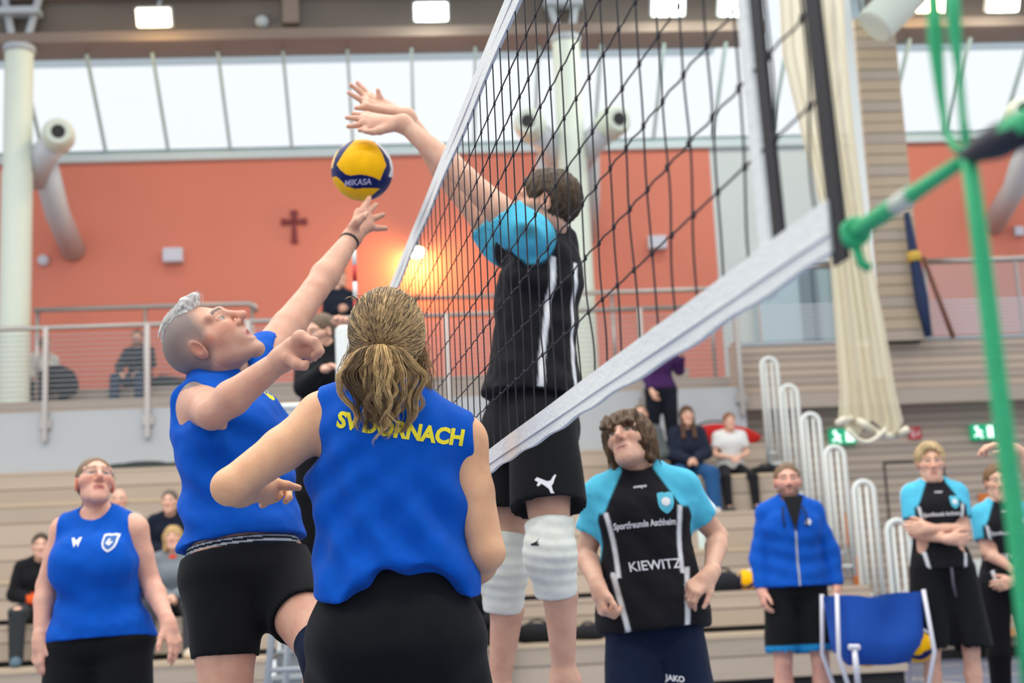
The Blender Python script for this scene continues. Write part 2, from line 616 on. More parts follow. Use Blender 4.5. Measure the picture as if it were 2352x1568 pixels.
# slanted white duct hanging in front of the timber pillar
a = hall(*hp(2175, -110, 18.0)); c = hall(*hp(2008, 62, 18.0))
dd = empty('slanted_duct', c - vec(0, 0, .3), 'thick slanted white duct in front of the timber pillar', 'air duct')
dirn = nrm(c - a)
smooth_by_angle(MB().lathe(a, dirn, [(0, .27), (np.linalg.norm(c - a) - .02, .27), (np.linalg.norm(c - a), .25)], 32).build('duct_body', m_offwhite, dd))

# wall fixtures ---------------------------------------------------------------
def on_wall(px, py, v=VB):
    u, _, z = hp(px, py, v)
    return u, z
u, z = on_wall(400, 590)
tag(MB().bbox(hall(u, VB - .09, z), HU * .155, HW * .09, vec(0, 0, .115), .02).build('wall_light_box', mat('light_grey_box', srgb(206, 206, 220), .5)), 'pale square wall box left of the cross', 'wall box')
u, z = on_wall(1507, 561)
tag(MB().bbox(hall(u, VB - .09, z), HU * .15, HW * .09, vec(0, 0, .11), .02).build('wall_light_box', MATS['light_grey_box']), 'pale square wall box seen through the net', 'wall box')
u, z = on_wall(101, 599)
tag(MB().lathe(hall(u, VB, z), -HW, [(0, .09), (.06, .09), (.09, .05)]).build('wall_sensor', MATS['light_grey_box'], smooth=True), 'small round pale sensor beside the left column', 'sensor')
u, z = on_wall(2337, 533)
tag(MB().bbox(hall(u, VB - .05, z), HU * .08, HW * .05, vec(0, 0, .08), .02).build('wall_sensor', MATS['light_grey_box']), 'small pale wall sensor at the right edge', 'sensor')
u, z = on_wall(676, 522)
m_cross = mat('oxblood_wood', srgb(122, 38, 44), .6)
cr = empty('wall_cross', hall(u, VB - .03, z - .28), 'dark red flared cross on the terracotta wall', 'cross')
for p in ([(-.028, .0), (.028, 0), (.055, .27), (-.055, .27)], [(-.028, .0), (-.05, -.27), (.05, -.27), (.028, 0)], [(0, .1), (-.2, .145), (-.2, .035), (0, .065)], [(0, .1), (.2, .145), (.2, .035), (0, .065)]):
    MB().prism(p, hall(u, VB - .05, z), HU, vec(0, 0, 1), HW * .05).build('cross_arm', m_cross, cr)
# hanging lamp glowing on the wall behind the net
u, z = on_wall(957, 578, VB - .3)
e = empty('pendant_lamp', hall(u, VB - .3, z - .1), 'small glowing pendant lamp lighting the wall behind the net', 'lamp')
MB().lathe(hall(u, VB - .3, z - .08), (0, 0, 1), [(0, .07), (.02, .13), (.1, .13), (.13, .09)]).build('glass_shade', emit('lamp_pendant', (1., .86, .6), 9), e, True)
MB().lathe(hall(u, VB - .3, z + .05), (0, 0, 1), [(0, .1), (.08, .08), (.16, .04), (.3, .02)]).build('lamp_cap', m_steel, e, True)
MB().tube([hall(u, VB - .3, z + .3), hall(u, VB, z + .34)], .015).build('lamp_arm', m_steel, e)
ld = bpy.data.lights.new('pendant_light', 'POINT')
ld.energy = 60
ld.color = (1., .55, .16)
ld.shadow_soft_size = .1
lo = bpy.data.objects.new('pendant_light', ld)
COL.objects.link(lo)
lo.parent = e
lo.location = Vector(HW * -.02 + vec(0, 0, -.06))

# gallery -----------------------------------------------------------------------
VG = 18.4
UEND = 4.42
ZG0, ZG1 = hp(200, 1008, VG)[2], hp(200, 942, VG)[2]
ZRL = hp(200, 751, VG)[2]
tag(MB().hbox(-15.5, UEND, VG, VG + .12, 2.7, ZG1).build('gallery_parapet', mat('parapet_paint', srgb(180, 184, 188), .7, noise=.03)), 'pale grey gallery parapet above the bleachers', kind='structure')
gf = MB().hbox(-15.5, 18.0, VG + .12, VB, 3.35, 3.55).build('gallery_floor', m_wallw2)
tag(gf, 'gallery floor behind the railing', kind='structure')
ZP = 4.02
MB().hbox(-15.5, UEND + .2, 20.0, VB, 3.55, ZP).build('gallery_step', m_wallw2, gf)
zb = hp(300, 890, 21.5)[2]
gb = empty('gallery_bench', hall(-3, 21.7, ZP), 'long low bench of timber boards along the terracotta wall', 'bench')
for i in range(3):
    MB().hbox(-15.4, UEND - .1, 21.45, 21.5, ZP + .02 + i * (zb - ZP - .06) / 3, ZP + (i + 1) * (zb - ZP - .06) / 3).build('front_board', m_wallw if i % 2 else m_wallw2, gb)
MB().hbox(-15.4, UEND - .1, 21.45, VB - .02, zb - .05, zb).build('seat_board', m_wallw2, gb)
rl = empty('gallery_railing', hall(-3, VG - .05, ZG0), 'long steel gallery railing with thin wires in front of the parapet', 'railing')
MB().tube([hall(-15.5, VG - .03, ZRL), hall(UEND, VG - .03, ZRL)], .032, 10).build('handrail', m_steel, rl, True)
up0 = hp(107, 900, VG)[0]
dup = hp(341, 900, VG)[0] - up0
for k in range(-7, 9):
    u = up0 + k * dup
    if u < UEND:
        MB().hbox(u - .03, u + .03, VG - .09, VG - .03, ZG0 - .02, ZRL).build('post', m_steel, rl)
        MB().hbox(u - .07, u + .07, VG - .05, VG, ZG1 - .22, ZG1 - .1).build('post_fixing', m_steel, rl)
for i in range(15):
    z = ZG1 + .06 + i * (ZRL - ZG1 - .1) / 15
    MB().tube([hall(-15.5, VG - .06, z), hall(UEND, VG - .06, z)], .007, 4).build('wire', m_grey, rl)
# upper handrail of the ramp behind
VR = 20.1
for n_, (xa, ya, xb, yb, lab) in enumerate(((78, 712, 590, 697, 'steel ramp handrail with bent end on the left gallery'), (940, 686, 1640, 663, 'steel ramp handrail behind the net on the gallery'))):
    ua, _, za = hp(xa, ya, VR)
    ub, _, zb2 = hp(xb, yb, VR)
    zr = (za + zb2) / 2
    e = empty('ramp_handrail', hall((ua + ub) / 2, VR, ZP), lab, 'railing')
    MB().tube([hall(ua, VR, zr), hall(ub - .12, VR, zr), hall(ub - .03, VR, zr - .03), hall(ub, VR, zr - .12)], .035, 10).build('handrail', m_steel, e, True)
    nn = 3 if n_ == 0 else 4
    for k in range(nn):
        u = ua + .05 + (ub - ua - .12) * k / (nn - 1)
        MB().tube([hall(u, VR, ZP), hall(u, VR, zr)], .028, 8).build('post', m_steel, e, True)

# bleachers ------------------------------------------------------------------------
ROW_V = [13.0, 13.9, 14.8, 15.7, 16.6, 17.5, 18.38]
ROW_Z = [.60, .985, 1.43, 1.86, 2.34, 2.79, 3.2]
prev = .17
ORD = ('lowest', 'second', 'third', 'fourth', 'fifth', 'sixth')
ua, ub = hp(612, 1500, 12.6)[0], hp(735, 1500, 12.6)[0] + .35      # aisle through the bleachers
SEG = ((-15.5, ua - .02), (ub + .02, UEND))
for i in range(6):
    v, z1 = ROW_V[i], ROW_Z[i]
    e = empty('bleacher_row', hall(-3, v, 0), f'{ORD[i]} step of the whitewashed timber bleachers, counted from the floor', 'bleacher', 'timber bleacher steps')
    zz = prev + (.055 if i in (1, 2) else .03)
    zm = (zz + z1) / 2
    for q0, q1 in SEG:
        MB().hbox(q0, q1, v, v + .04, zz, zm - .004).build('riser_board', (m_wood, m_wood2, m_wood, m_wood2, m_wood, m_wood2)[i], e)
        MB().hbox(q0, q1, v - .006, v + .04, zm + .004, z1 - .04).build('riser_board', (m_wood2, m_wood, m_wood2, m_wood, m_wood2, m_wood)[i], e)
        MB().hbox(q0, q1, v - .015, ROW_V[i + 1] + .03, z1 - .04, z1).build('tread_board', m_wood if i % 2 else m_woodw, e)
        MB().hbox(q0 + .02, q1 - .02, v + .05, v + .1, 0 if i == 0 else ROW_Z[i - 1], z1 - .05).build('backing', m_dark, e)
    prev = z1
e = empty('aisle_steps', hall((ua + ub) / 2, 12.9, 0), 'grey aisle steps climbing through the bleachers', 'steps')
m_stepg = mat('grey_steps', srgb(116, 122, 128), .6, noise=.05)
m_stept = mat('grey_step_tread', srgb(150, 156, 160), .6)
for i in range(13):
    z1 = .215 * (i + 1)
    v = 12.55 + .45 * i
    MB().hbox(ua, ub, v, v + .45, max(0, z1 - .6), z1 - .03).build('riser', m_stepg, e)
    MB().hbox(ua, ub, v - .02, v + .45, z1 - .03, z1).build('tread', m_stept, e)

# white stair hoops at the bleacher end
hoops = [(2040, 1195), (1975, 1105), (1915, 1025), (1860, 950), (1810, 885), (1765, 822)]
wh = [0, 1, 2, 3, 4, 5]
for i, (px, py) in enumerate(hoops):  # one per step
    v = ROW_V[i] + .25
    u, _, zt = hp(px, py, v)
    zb_ = ROW_Z[i] - .34
    u = max(u, UEND + .11)
    e = empty('stair_hoop', hall(u, v, zb_), f'white tubular guard hoop at the end of the {ORD[i]} bleacher step', 'guard rail', 'white guard hoops at the bleacher end')
    a = .1
    arc = [hall(u - a + .0, v, zb_)] + [hall(u - a * math.cos(t), v + .0, zt - a + a * math.sin(t)) for t in np.linspace(0, math.pi, 9)] + [hall(u + a, v, zb_)]
    MB().tube(arc, .026, 10).build('hoop_tube', m_white, e, True)
    for s in (-.045, .03):
        MB().tube([hall(u + s, v, zb_), hall(u + s, v, zt - .05)], .016, 8).build('inner_bar', m_white, e, True)
    MB().tube([hall(u - a, v, zb_ + .1), hall(u + a, v, zb_ + .1)], .022, 8).build('cross_bar', m_white, e, True)
    MB().tube([hall(UEND - .01, v, ROW_Z[i] - .1), hall(u, v, ROW_Z[i] - .1)], .018, 8).build('bracket', m_white, e, True)
m_orange = mat('orange_board', srgb(216, 118, 40), .6)

# timber wall on the right ---------------------------------------------------------------
VW = 19.0
uw0 = UEND + .02
uw1 = 17.5
ztop = hp(2200, 779, VW)[2]
wr = empty('wall_right', hall(6, VW, 0), 'timber clad hall wall of horizontal boards on the right', kind='structure')
MB().hbox(uw0, uw1, VW + .02, VW + .1, 0, ztop).build('backing', mat('joint_backing_wood', srgb(120, 106, 94), .8), wr)  # mid-brown backing that shows between the boards
nb = 38
hb = (ztop - .12) / nb
for i in range(nb):
    MB().hbox(uw0, uw1, VW - .008 * (i % 2), VW + .03, 0.12 + i * hb + .006, .12 + (i + 1) * hb - .006).build('wall_board', m_wallw if (i * 7) % 3 else m_wallw2, wr)
MB().hbox(uw0, uw1, VW - .02, VW + .03, 0, .12).build('skirting', m_dark, wr)
MB().hbox(uw0, uw1, VW - .03, VW + .1, ztop, ztop + .05).build('coping', m_grey, wr)
# side wall closing the bleacher end
ws = empty('wall_bleacher_end', hall(UEND, 17, 0), 'timber return wall at the end of the upper bleachers', kind='structure')
MB().hbox(UEND - .04, UEND, 18.55, VW, 0, ztop).build('return_board', m_wallw, ws)
# flush door in the timber wall
ud0, ud1 = hp(2043, 1200, VW)[0], hp(2180, 1200, VW)[0]
zd = hp(2043, 1062, VW)[2]
dr = empty('door_2', hall((ud0 + ud1) / 2, VW, 0), 'flush timber door in the right wall behind the players', kind='structure')
for u in (ud0, ud1):
    MB().hbox(u - .012, u + .012, VW - .014, VW, .12, zd).build('door_gap', m_dark, dr)
MB().hbox(ud0, ud1, VW - .014, VW, zd - .012, zd + .012).build('door_gap', m_dark, dr)
# exit signs
m_sg = emit('sign_green', srgb(10, 150, 105), .55)
m_sw = emit('sign_white', srgb(225, 255, 240), .95)
def exit_sign(px, py, label):
    u, _, z = hp(px, py, VW - .1)
    e = empty('exit_sign', hall(u, VW - .06, z - .12), label, 'sign', 'green exit signs')
    X, Z = HU, vec(0, 0, 1)
    MB().bbox(hall(u, VW - .06, z), HU * .185, HW * .05, vec(0, 0, .105), .01).build('sign_box', m_sg, e)
    o = hall(u, VW - .118, z)
    # running figure and arrow, door field
    mb = MB()
    for pts in ([(-.15, .05), (-.12, .085), (-.09, .075), (-.1, .04), (-.13, .03)], [(-.13, .03), (-.08, .035), (-.06, -.03), (-.1, -.035)], [(-.1, -.03), (-.06, -.03), (-.03, -.085), (-.06, -.085)],
                [(-.1, -.02), (-.085, -.05), (-.15, -.07), (-.16, -.05)], [(-.08, .03), (-.03, .0), (-.04, -.015), (-.085, .01)]):
        mb.prism(pts, o, X, Z, HW * .006)
    mb.build('running_figure', m_sw, e)
    mb = MB()
    for pts in ([(.03, -.08), (.14, -.08), (.14, .08), (.03, .08)],):
        mb.prism(pts, o, X, Z, HW * .006)
    mb.build('door_symbol', m_sw, e)
exit_sign(1937, 1001, 'lit green exit sign below the hanging cream net')
exit_sign(2262, 991, 'lit green exit sign behind the raised hand')
u, _, z = hp(2101, 994, VW - .03)
e = empty('fire_sign', hall(u, VW - .03, z - .08), 'small red fire extinguisher sign on the timber wall', 'sign')
MB().hbox(u - .085, u + .085, VW - .04, VW - .02, z - .085, z + .085).build('sign_plate', mat('sign_red', srgb(196, 48, 52), .5), e)
mb = MB()
for pts in ([(-.05, -.06), (-.01, -.06), (-.01, .03), (-.05, .03)], [(-.045, .035), (-.015, .035), (-.01, .06), (-.05, .06)], [(.01, -.06), (.06, -.02), (.055, .05), (.03, .01)]):
    mb.prism(pts, hall(u, VW - .046, z), HU, vec(0, 0, 1), HW * .005)
mb.build('sign_symbol', mat('sign_pale', srgb(236, 190, 190), .5), e)
for px, py, w_, h_, m_, lab in ((2264, 1155, .09, .13, m_orange, 'small orange board on the timber wall between the two players'), (2243, 1312, .1, .16, m_white, 'small white notice sheet on the timber wall'),
                                (1948, 1215, .04, .22, m_orange, 'narrow orange strip behind the white guard hoops'), (1970, 1330, .05, .3, m_orange, 'tall narrow orange strip low behind the white guard hoops')):
    u, _, z = hp(px, py, VW - .02)
    tag(MB().hbox(u - w_, u + w_, VW - .03, VW - .01, z - h_, z + h_).build('wall_notice', m_), lab, 'notice')
u, _, z = hp(2300, 1478, VW - .3)
e = empty('wall_bench', hall(u + .5, VW - .3, 0), 'low orange timber bench along the right wall', 'bench')
MB().hbox(u - .5, u + 3, VW - .42, VW - .05, .27, .36).build('seat_board', mat('orange_timber', srgb(206, 142, 86), .5), e)
for k in range(3):
    MB().hbox(u - .4 + k * 1.2, u - .32 + k * 1.2, VW - .35, VW - .1, 0, .27).build('leg', m_dark, e)

# timber pillar ------------------------------------------------------------------------
VP = 18.75
pu0, _, pzb = hp(2052, 783, VP)
pu1 = hp(2128, 783, VP)[0]
pzt = hp(2040, 40, VP)[2]
pl = empty('timber_pillar', hall((pu0 + pu1) / 2, VP, pzb), 'tall pillar clad in horizontal whitewashed boards', kind='structure')
n_ = 30
for i in range(n_):
    h_ = (pzt - pzb) / n_
    MB().hbox(pu0 - .12, pu1, VP - .004 * (i % 2), VP + .55, pzb + i * h_ + .006, pzb + (i + 1) * h_ - .006).build('pillar_board', m_woodw if i % 3 else m_wood, pl)
MB().hbox(pu0 - .1, pu1 - .02, VP + .02, VP + .53, pzb, pzt).build('core', m_dark, pl)
# white post left of the pillar with rungs
u_, _, _ = hp(1985, 500, 18.2)
e = empty('white_post_frame', hall(u_, 18.2, ztop), 'white tubular post frame left of the timber pillar', 'post')
zt_ = hp(1940, -40, 18.2)[2]
MB().hbox(u_ - .07, u_ + .07, 18.15, 18.25, ZG1, zt_).build('post', m_white, e)
MB().hbox(u_ - .32, u_ - .27, 18.15, 18.2, ZG1, zt_).build('post', m_white, e)
for yy in (455, 130, 790):
    z = hp(1985, yy, 18.2)[2]
    MB().hbox(u_ - .3, u_, 18.16, 18.2, z - .04, z + .04).build('rung', m_white, e)

# glass balustrades on the right gallery
m_balglass, nt, b = new_mat('balustrade_glass')
nt.nodes.remove(b)
tr = nt.nodes.new('ShaderNodeBsdfTransparent')
tr.inputs[0].default_value = (.9, .94, .95, 1)
gl = nt.nodes.new('ShaderNodeBsdfGlossy')
gl.inputs['Roughness'].default_value = .04
mx = nt.nodes.new('ShaderNodeMixShader')
mx.inputs[0].default_value = .1
nt.links.new(tr.outputs[0], mx.inputs[1])
nt.links.new(gl.outputs[0], mx.inputs[2])
nt.links.new(mx.outputs[0], nt.nodes['Material Output'].inputs[0])
for n_, (xa, xb, yr, lab) in enumerate(((2132, 2760, 597, 'glass balustrade with steel rail right of the timber pillar'), (1742, 1935, 612, 'glass balustrade with steel rail left of the timber pillar'))):
    va = VW + .02
    ua, ub = hp(xa, 700, va)[0], hp(xb, 700, va)[0]
    zr = hp((xa + min(xb, 2352)) / 2, yr, va)[2]
    e = empty('glass_balustrade', hall((ua + ub) / 2, va, ztop + .05), lab, 'balustrade')
    MB().tube([hall(ua, va, zr), hall(ub, va, zr)], .04, 10).build('handrail', m_steel, e, True)
    k = max(1, int((ub - ua) / 1.1))
    for i in range(k):
        a, c = ua + (ub - ua) * i / k + .02, ua + (ub - ua) * (i + 1) / k - .02
        MB().hbox(a, c, va - .006, va + .006, ztop + .06, zr - .03).build('glass_pane', m_balglass, e)
    for i in range(k + 1):
        a = ua + (ub - ua) * i / k
        MB().hbox(a - .015, a + .015, va - .02, va + .02, ztop + .05, zr).build('post', m_steel, e)
    for i in range(9):
        z = ztop + .1 + i * .055
        MB().hbox(ua, ub, va - .012, va - .008, z, z + .02).build('frosted_stripe', mat('frosted_film', srgb(205, 208, 216), .5), e)
# rolled banner and pole leaning beside the pillar
a, c = hall(*hp(2132, 772, 18.6)), hall(*hp(2082, 488, 18.6))
e = empty('leaning_banner', a, 'dark navy rolled banner leaning against the timber pillar', 'banner')
MB().tube([a, a + (c - a) * .3, a + (c - a) * .62, c], [.05, .09, .07, .04], 10).build('rolled_cloth', mat('navy_banner', srgb(30, 46, 82), .8), e, True)
MB().tube([a + (c - a) * .6, a + (c - a) * .68], [.095, .085], 10).build('yellow_band', mat('banner_yellow', srgb(210, 170, 70), .8), e, True)
a, c = hall(*hp(2190, 776, 18.7)), hall(*hp(2120, 590, 18.7))
tag(MB().tube([a, c], .035, 8).build('leaning_pole', mat('brown_pole', srgb(120, 78, 62), .7), None, True, loc=a), 'thin brown pole leaning beside the navy banner', 'pole')

# gathered cream divider net hanging from the roof
vn = 12.0
rows = [(-60, 1785, 1935), (120, 1795, 1945), (300, 1838, 1962), (480, 1886, 1985), (600, 1906, 2003), (760, 1918, 2035), (900, 1928, 2058), (960, 1926, 2075), (985, 1940, 2060)]
V, F, NX = [], [], 49
for j, (y, xa, xb) in enumerate(rows):
    for i in range(NX):
        t = i / (NX - 1)
        fold = .05 * math.sin(t * 40 + .6 * math.sin(j * .5)) + .03 * math.sin(t * 17 + j * .4)
        yy = y + (18 * math.sin(t * 9) if j >= len(rows) - 2 else 0)
        V.append(hall(*hp(xa + (xb - xa) * t, yy, vn + fold)))
for j in range(len(rows) - 1):
    for i in range(NX - 1):
        a = j * NX + i
        F.append((a, a + 1, a + NX + 1, a + NX))
m_net, nt, b = new_mat('cream_netting')
b.inputs['Base Color'].default_value = (*srgb(232, 226, 204), 1)
b.inputs['Roughness'].default_value = .9
tl = nt.nodes.new('ShaderNodeBsdfTranslucent')
tl.inputs[0].default_value = (*srgb(250, 246, 228), 1)
trn = nt.nodes.new('ShaderNodeBsdfTransparent')
m1, m2 = nt.nodes.new('ShaderNodeMixShader'), nt.nodes.new('ShaderNodeMixShader')
m1.inputs[0].default_value = .62
m2.inputs[0].default_value = .14
nt.links.new(b.outputs[0], m1.inputs[1])
nt.links.new(tl.outputs[0], m1.inputs[2])
nt.links.new(m1.outputs[0], m2.inputs[1])
nt.links.new(trn.outputs[0], m2.inputs[2])
nt.links.new(m2.outputs[0], nt.nodes['Material Output'].inputs[0])
e = empty('hanging_net', hall(*hp(2000, 985, vn)), 'gathered cream divider net hanging left of the timber pillar', 'net')
obj('netting', np.array(V), F, m_net, e, True)
hem = [hall(*hp(1925 + 160 * t, 972 - 20 * math.sin(t * 5.5) + 24 * math.sin(t * 3.1) ** 2, vn - .06 * math.sin(t * 21))) for t in np.linspace(0, 1, 24)]
MB().tube(hem, .035, 8).build('hem_roll', mat('net_hem', srgb(214, 208, 190), .9), e, True)
hem = [hall(*hp(1945 + 90 * t, 985 + 30 * math.sin(t * 3.14), vn - .1)) for t in np.linspace(0, 1, 14)]
MB().tube(hem, .02, 8).build('hem_roll', MATS['net_hem'], e, True)

# housings for the added top lights, unseen above the court
for k, (u_, v_) in enumerate(ADDED_LAMPS):
    c = hall(u_, v_, 9.25)
    e = empty('added_lamp', c - vec(0, 0, .09), f'added white lamp out of view above the court, {("first", "second", "third", "fourth")[k % 4]} from the left in the {("nearest", "middle", "farthest")[k // 4]} row', 'lamp', 'added lamps out of view above the court')
    MB().bbox(c, HU * .68, HW * .28, vec(0, 0, .06), .03).build('housing', m_white, e)
    for s in (-1, 1):
        MB().tube([c + HU * s * .5 + vec(0, 0, .05), c + HU * s * .5 + vec(0, 0, 1.6)], .01, 6).build('hanger', m_steel, e)
# ------------------------------------------------------------------ volleyball net
NT = np.array([math.sin(NETA), math.cos(NETA), 0.])


def nety(y, z, off=0.):
    return vec(NET_X0 + y * math.tan(NETA) + off, y, z)


NZ1, NZ0 = 2.235, 1.232
NY0, NY1 = 1.385, 8.3
m_tape = mat('white_net_tape', srgb(228, 230, 228), .7, noise=.05, nscale=30, bump=.25, bscale=120)
m_cord = mat('black_net_cord', srgb(20, 16, 26), .6)
m_band = mat('black_webbing', srgb(26, 24, 30), .7, bump=.2, bscale=200)
m_rope = mat('green_rope', srgb(44, 178, 118), .6, noise=.12, nscale=60, bump=.4, bscale=260)
nx = nrm(np.cross(NT, (0, 0, 1)))            # across the net
ne = empty('volleyball_net', nety(4, 0), 'black volleyball net with white top and bottom tape', 'net')


def strip(y0, y1, z0f, z1f, th, n, wob=0.):
    """band along the net from y0 to y1"""
    V, F = [], []
    for i in range(n + 1):
        y = y0 + (y1 - y0) * i / n
        for z, o in ((z0f(y), -th), (z1f(y), -th), (z1f(y), th), (z0f(y), th)):
            V.append(nety(y, z) + nx * (o + wob * math.sin(y * 7.3) * (1 if z == z0f(y) else .3)))
    for i in range(n):
        a = i * 4
        for k in range(4):
            F.append((a + k, a + (k + 1) % 4, a + 4 + (k + 1) % 4, a + 4 + k))
    F += [(3, 2, 1, 0), tuple(n * 4 + k for k in range(4))]
    return np.array(V), F


v, f = strip(NY0, NY1, lambda y: NZ1 - .07, lambda y: NZ1, .004, 60, .002)
tp = obj('top_tape', v, f, m_tape, ne)
v, f = strip(NY0, NY1, lambda y: NZ1 - .0385, lambda y: NZ1 - .0365, .0052, 60, .0)
obj('tape_seam', v, f, mat('tape_seam', srgb(196, 198, 206), .8), tp)
v, f = strip(NY0, NY1, lambda y: NZ0 + .002 * math.sin(y * 23), lambda y: NZ0 + .055, .004, 160, .0025)
bt = obj('bottom_tape', v, f, m_tape, ne)
v, f = strip(NY0, NY1, lambda y: NZ0 + .018, lambda y: NZ0 + .0195, .0064, 160, .0025)
obj('tape_seam', v, f, MATS['tape_seam'], bt)
zt0, zb0 = NZ1 - .07, NZ0 + .055
hz = [zb0 + .012 + (zt0 - zb0 - .012) * k / 9 for k in range(0, 9)]
for k, z in enumerate(hz):
    ys = np.linspace(NY0, NY1, 140)
    pts = [nety(y, z + .0025 * math.sin(y * 62.8 + k) + (.004 * math.sin(y * 31 + 2 * k) if k == 0 else 0)) for y in ys]
    if k > 0:
        MB().tube(pts, .00165, 5, False).build('horizontal_cord', m_cord, ne)
yv = NY0 + .03
k = 0
while yv < NY1:
    slack = .008 * math.sin(k * 1.7) + .012 * math.sin(k * .37 + 1)
    zs = np.linspace(zb0 - .002, zt0 + .002, 44)
    tt = (zs - zb0) / (zt0 - zb0)
    wav = slack * np.exp(-((tt - .05) / .1) ** 2) * 1.4 - slack * .7 * np.exp(-((tt - .17) / .12) ** 2) + .0025 * np.sin(tt * 30 + k) * (1 - tt)
    pts = [nety(yv + wq * (1 if yv < 3.4 else .8), z) for z, wq in zip(zs, wav)]
    MB().tube(pts, .00165, 5, False).build('vertical_cord', m_cord, ne)
    yv += .1
    k += 1
# knots near the camera
for z in hz[1:]:
    for j in range(0, 22):
        y = NY0 + .03 + j * .1
        c = nety(y, z)
        MB().lathe(c - vec(0, 0, .006), (0, 0, 1), [(0, .001), (.003, .0034), (.009, .0034), (.012, .001)], 6).build('knot', m_cord, ne)
# black side bands and white pocket
def vband(y, wd, m_, name, z0=NZ0 - .01, z1=NZ1, th=.006):
    mb = MB()
    zz = np.linspace(z0, z1, 24)
    V, F = [], []
    for i, z in enumerate(zz):
        yy = y + .006 * math.sin(z * 9)
        for dy, o in ((-wd / 2, -th), (wd / 2, -th), (wd / 2, th), (-wd / 2, th)):
            V.append(nety(yy + dy, z) + nx * o)
    for i in range(len(zz) - 1):
        a = i * 4
        for q in range(4):
            F.append((a + q, a + (q + 1) % 4, a + 4 + (q + 1) % 4, a + 4 + q))
    F += [(3, 2, 1, 0), tuple((len(zz) - 1) * 4 + q for q in range(4))]
    return obj(name, np.array(V), F, m_, ne)
vband(NY0 - .005, .034, m_band, 'side_band', NZ0 - .012, NZ1, .0022)
vband(1.532, .03, m_band, 'side_band', NZ0 + .05, NZ1, .0022)
vband(1.572, .03, m_tape, 'white_pocket', NZ0 - .004, NZ0 + .62, .003)
vband(NY1, .05, m_band, 'side_band')
# red white antenna at the far end
an = empty('net_antenna', nety(8.0, NZ0), 'thin red and white antenna at the far end of the net', 'antenna')
for i in range(18):
    z = NZ0 + .05 + i * .1
    MB().tube([nety(8.0, z) + nx * .02, nety(8.0, z + .1) + nx * .02], .012, 8).build('antenna_stripe', mat('antenna_red', srgb(190, 40, 36), .5) if i % 2 else m_tape, an, True)
po = empty('net_post', nety(8.75, 0), 'white net post at the far end of the net', 'post')
smooth_by_angle(MB().lathe(nety(8.75, 0), (0, 0, 1), [(0, .12), (.02, .12), (.03, .055), (2.66, .055), (2.68, .03)], 20).build('post_tube', m_white, po))
MB().tube([nety(8.75, 2.2), nety(8.3, 2.2)], .006, 6).build('tension_cord', m_cord, po)
MB().tube([nety(8.75, 1.26), nety(8.3, 1.26)], .006, 6).build('tension_cord', m_cord, po)

# green tension rope at the near end ------------------------------------------------
def nd(px, py):
    q = ray(px, py)
    k = NET_X0 / (q[0] - math.tan(NETA) * q[1])
    return CAMP + q * k
gr = empty('tension_rope', nd(2230, 700), 'bright green tension rope tied to the lower net corner', 'rope')
a, c = nd(1962, 535), nd(2222, 362)
MB().tube([a, a + (c - a) * .36, a + (c - a) * .5, a + (c - a) * .75, c], [.0085, .0085, .0075, .0065, .006], 10).build('cross_rope', m_rope, gr, True)
dq = c - a
MB().tube([a + dq * .40, a + dq * .55], .0082, 10).build('rope_sleeve', mat('clear_sleeve', srgb(206, 212, 200), .3), gr, True)
# knot at the side band
th = np.linspace(0, 4 * math.pi, 40)
MB().tube([a + nx * .009 * np.cos(t) + vec(0, 0, .010) * np.sin(t) + NT * (.008 * math.cos(t * .5)) for t in th], .005, 8).build('knot', m_rope, gr, True)
MB().tube([a + vec(0, 0, -.01), a + vec(.004, 0, -.03), a + vec(.012, 0, -.036)], .005, 8).build('rope_tail', m_rope, gr, True)
# plumb rope running down past the corner
gv = empty('plumb_rope', nd(2352, 1500), 'thick green rope hanging plumb at the right edge', 'rope')
MB().tube([nd(2224, 352), nd(2252, 560), nd(2290, 860), nd(2330, 1170), nd(2356, 1400), nd(2372, 1620)], [.0065, .0072, .0075, .0078, .0078, .0078], 10).build('rope_run', m_rope, gv, True)
th = np.linspace(0, 1, 12)
MB().tube([nd(2140, -60), nd(2148, 90), nd(2160, 215), nd(2172, 300), nd(2192, 338), nd(2222, 352)], [.005, .007, .0042, .003, .0036, .005], 8).build('rope_loop', m_rope, gv, True)
MB().tube([nd(2184, -60), nd(2192, 60), nd(2202, 160), nd(2212, 270), nd(2222, 352)], [.0065, .0062, .0035, .0032, .005], 8).build('rope_loop', m_rope, gv, True)
a, c = nd(2215, 360), nd(2400, 275)
ra = empty('rope_tensioner', nd(2300, 330), 'dark rope tensioner with green rope at the right edge', 'tensioner')
MB().tube([a, a + (c - a) * .3, a + (c - a) * .45, c], [.006, .012, .014, .012], 10).build('tensioner_body', mat('dark_strap', srgb(24, 26, 44), .6), ra, True)
MB().tube([nd(2215, 345), nd(2255, 335), nd(2290, 318)], .0055, 8).build('rope_end', m_rope, ra, True)
MB().tube([nd(2325, 305), nd(2360, 290), nd(2400, 268)], .013, 10).build('rope_coil', m_rope, ra, True)

# ------------------------------------------------------------------ the ball
BALL_R = .104


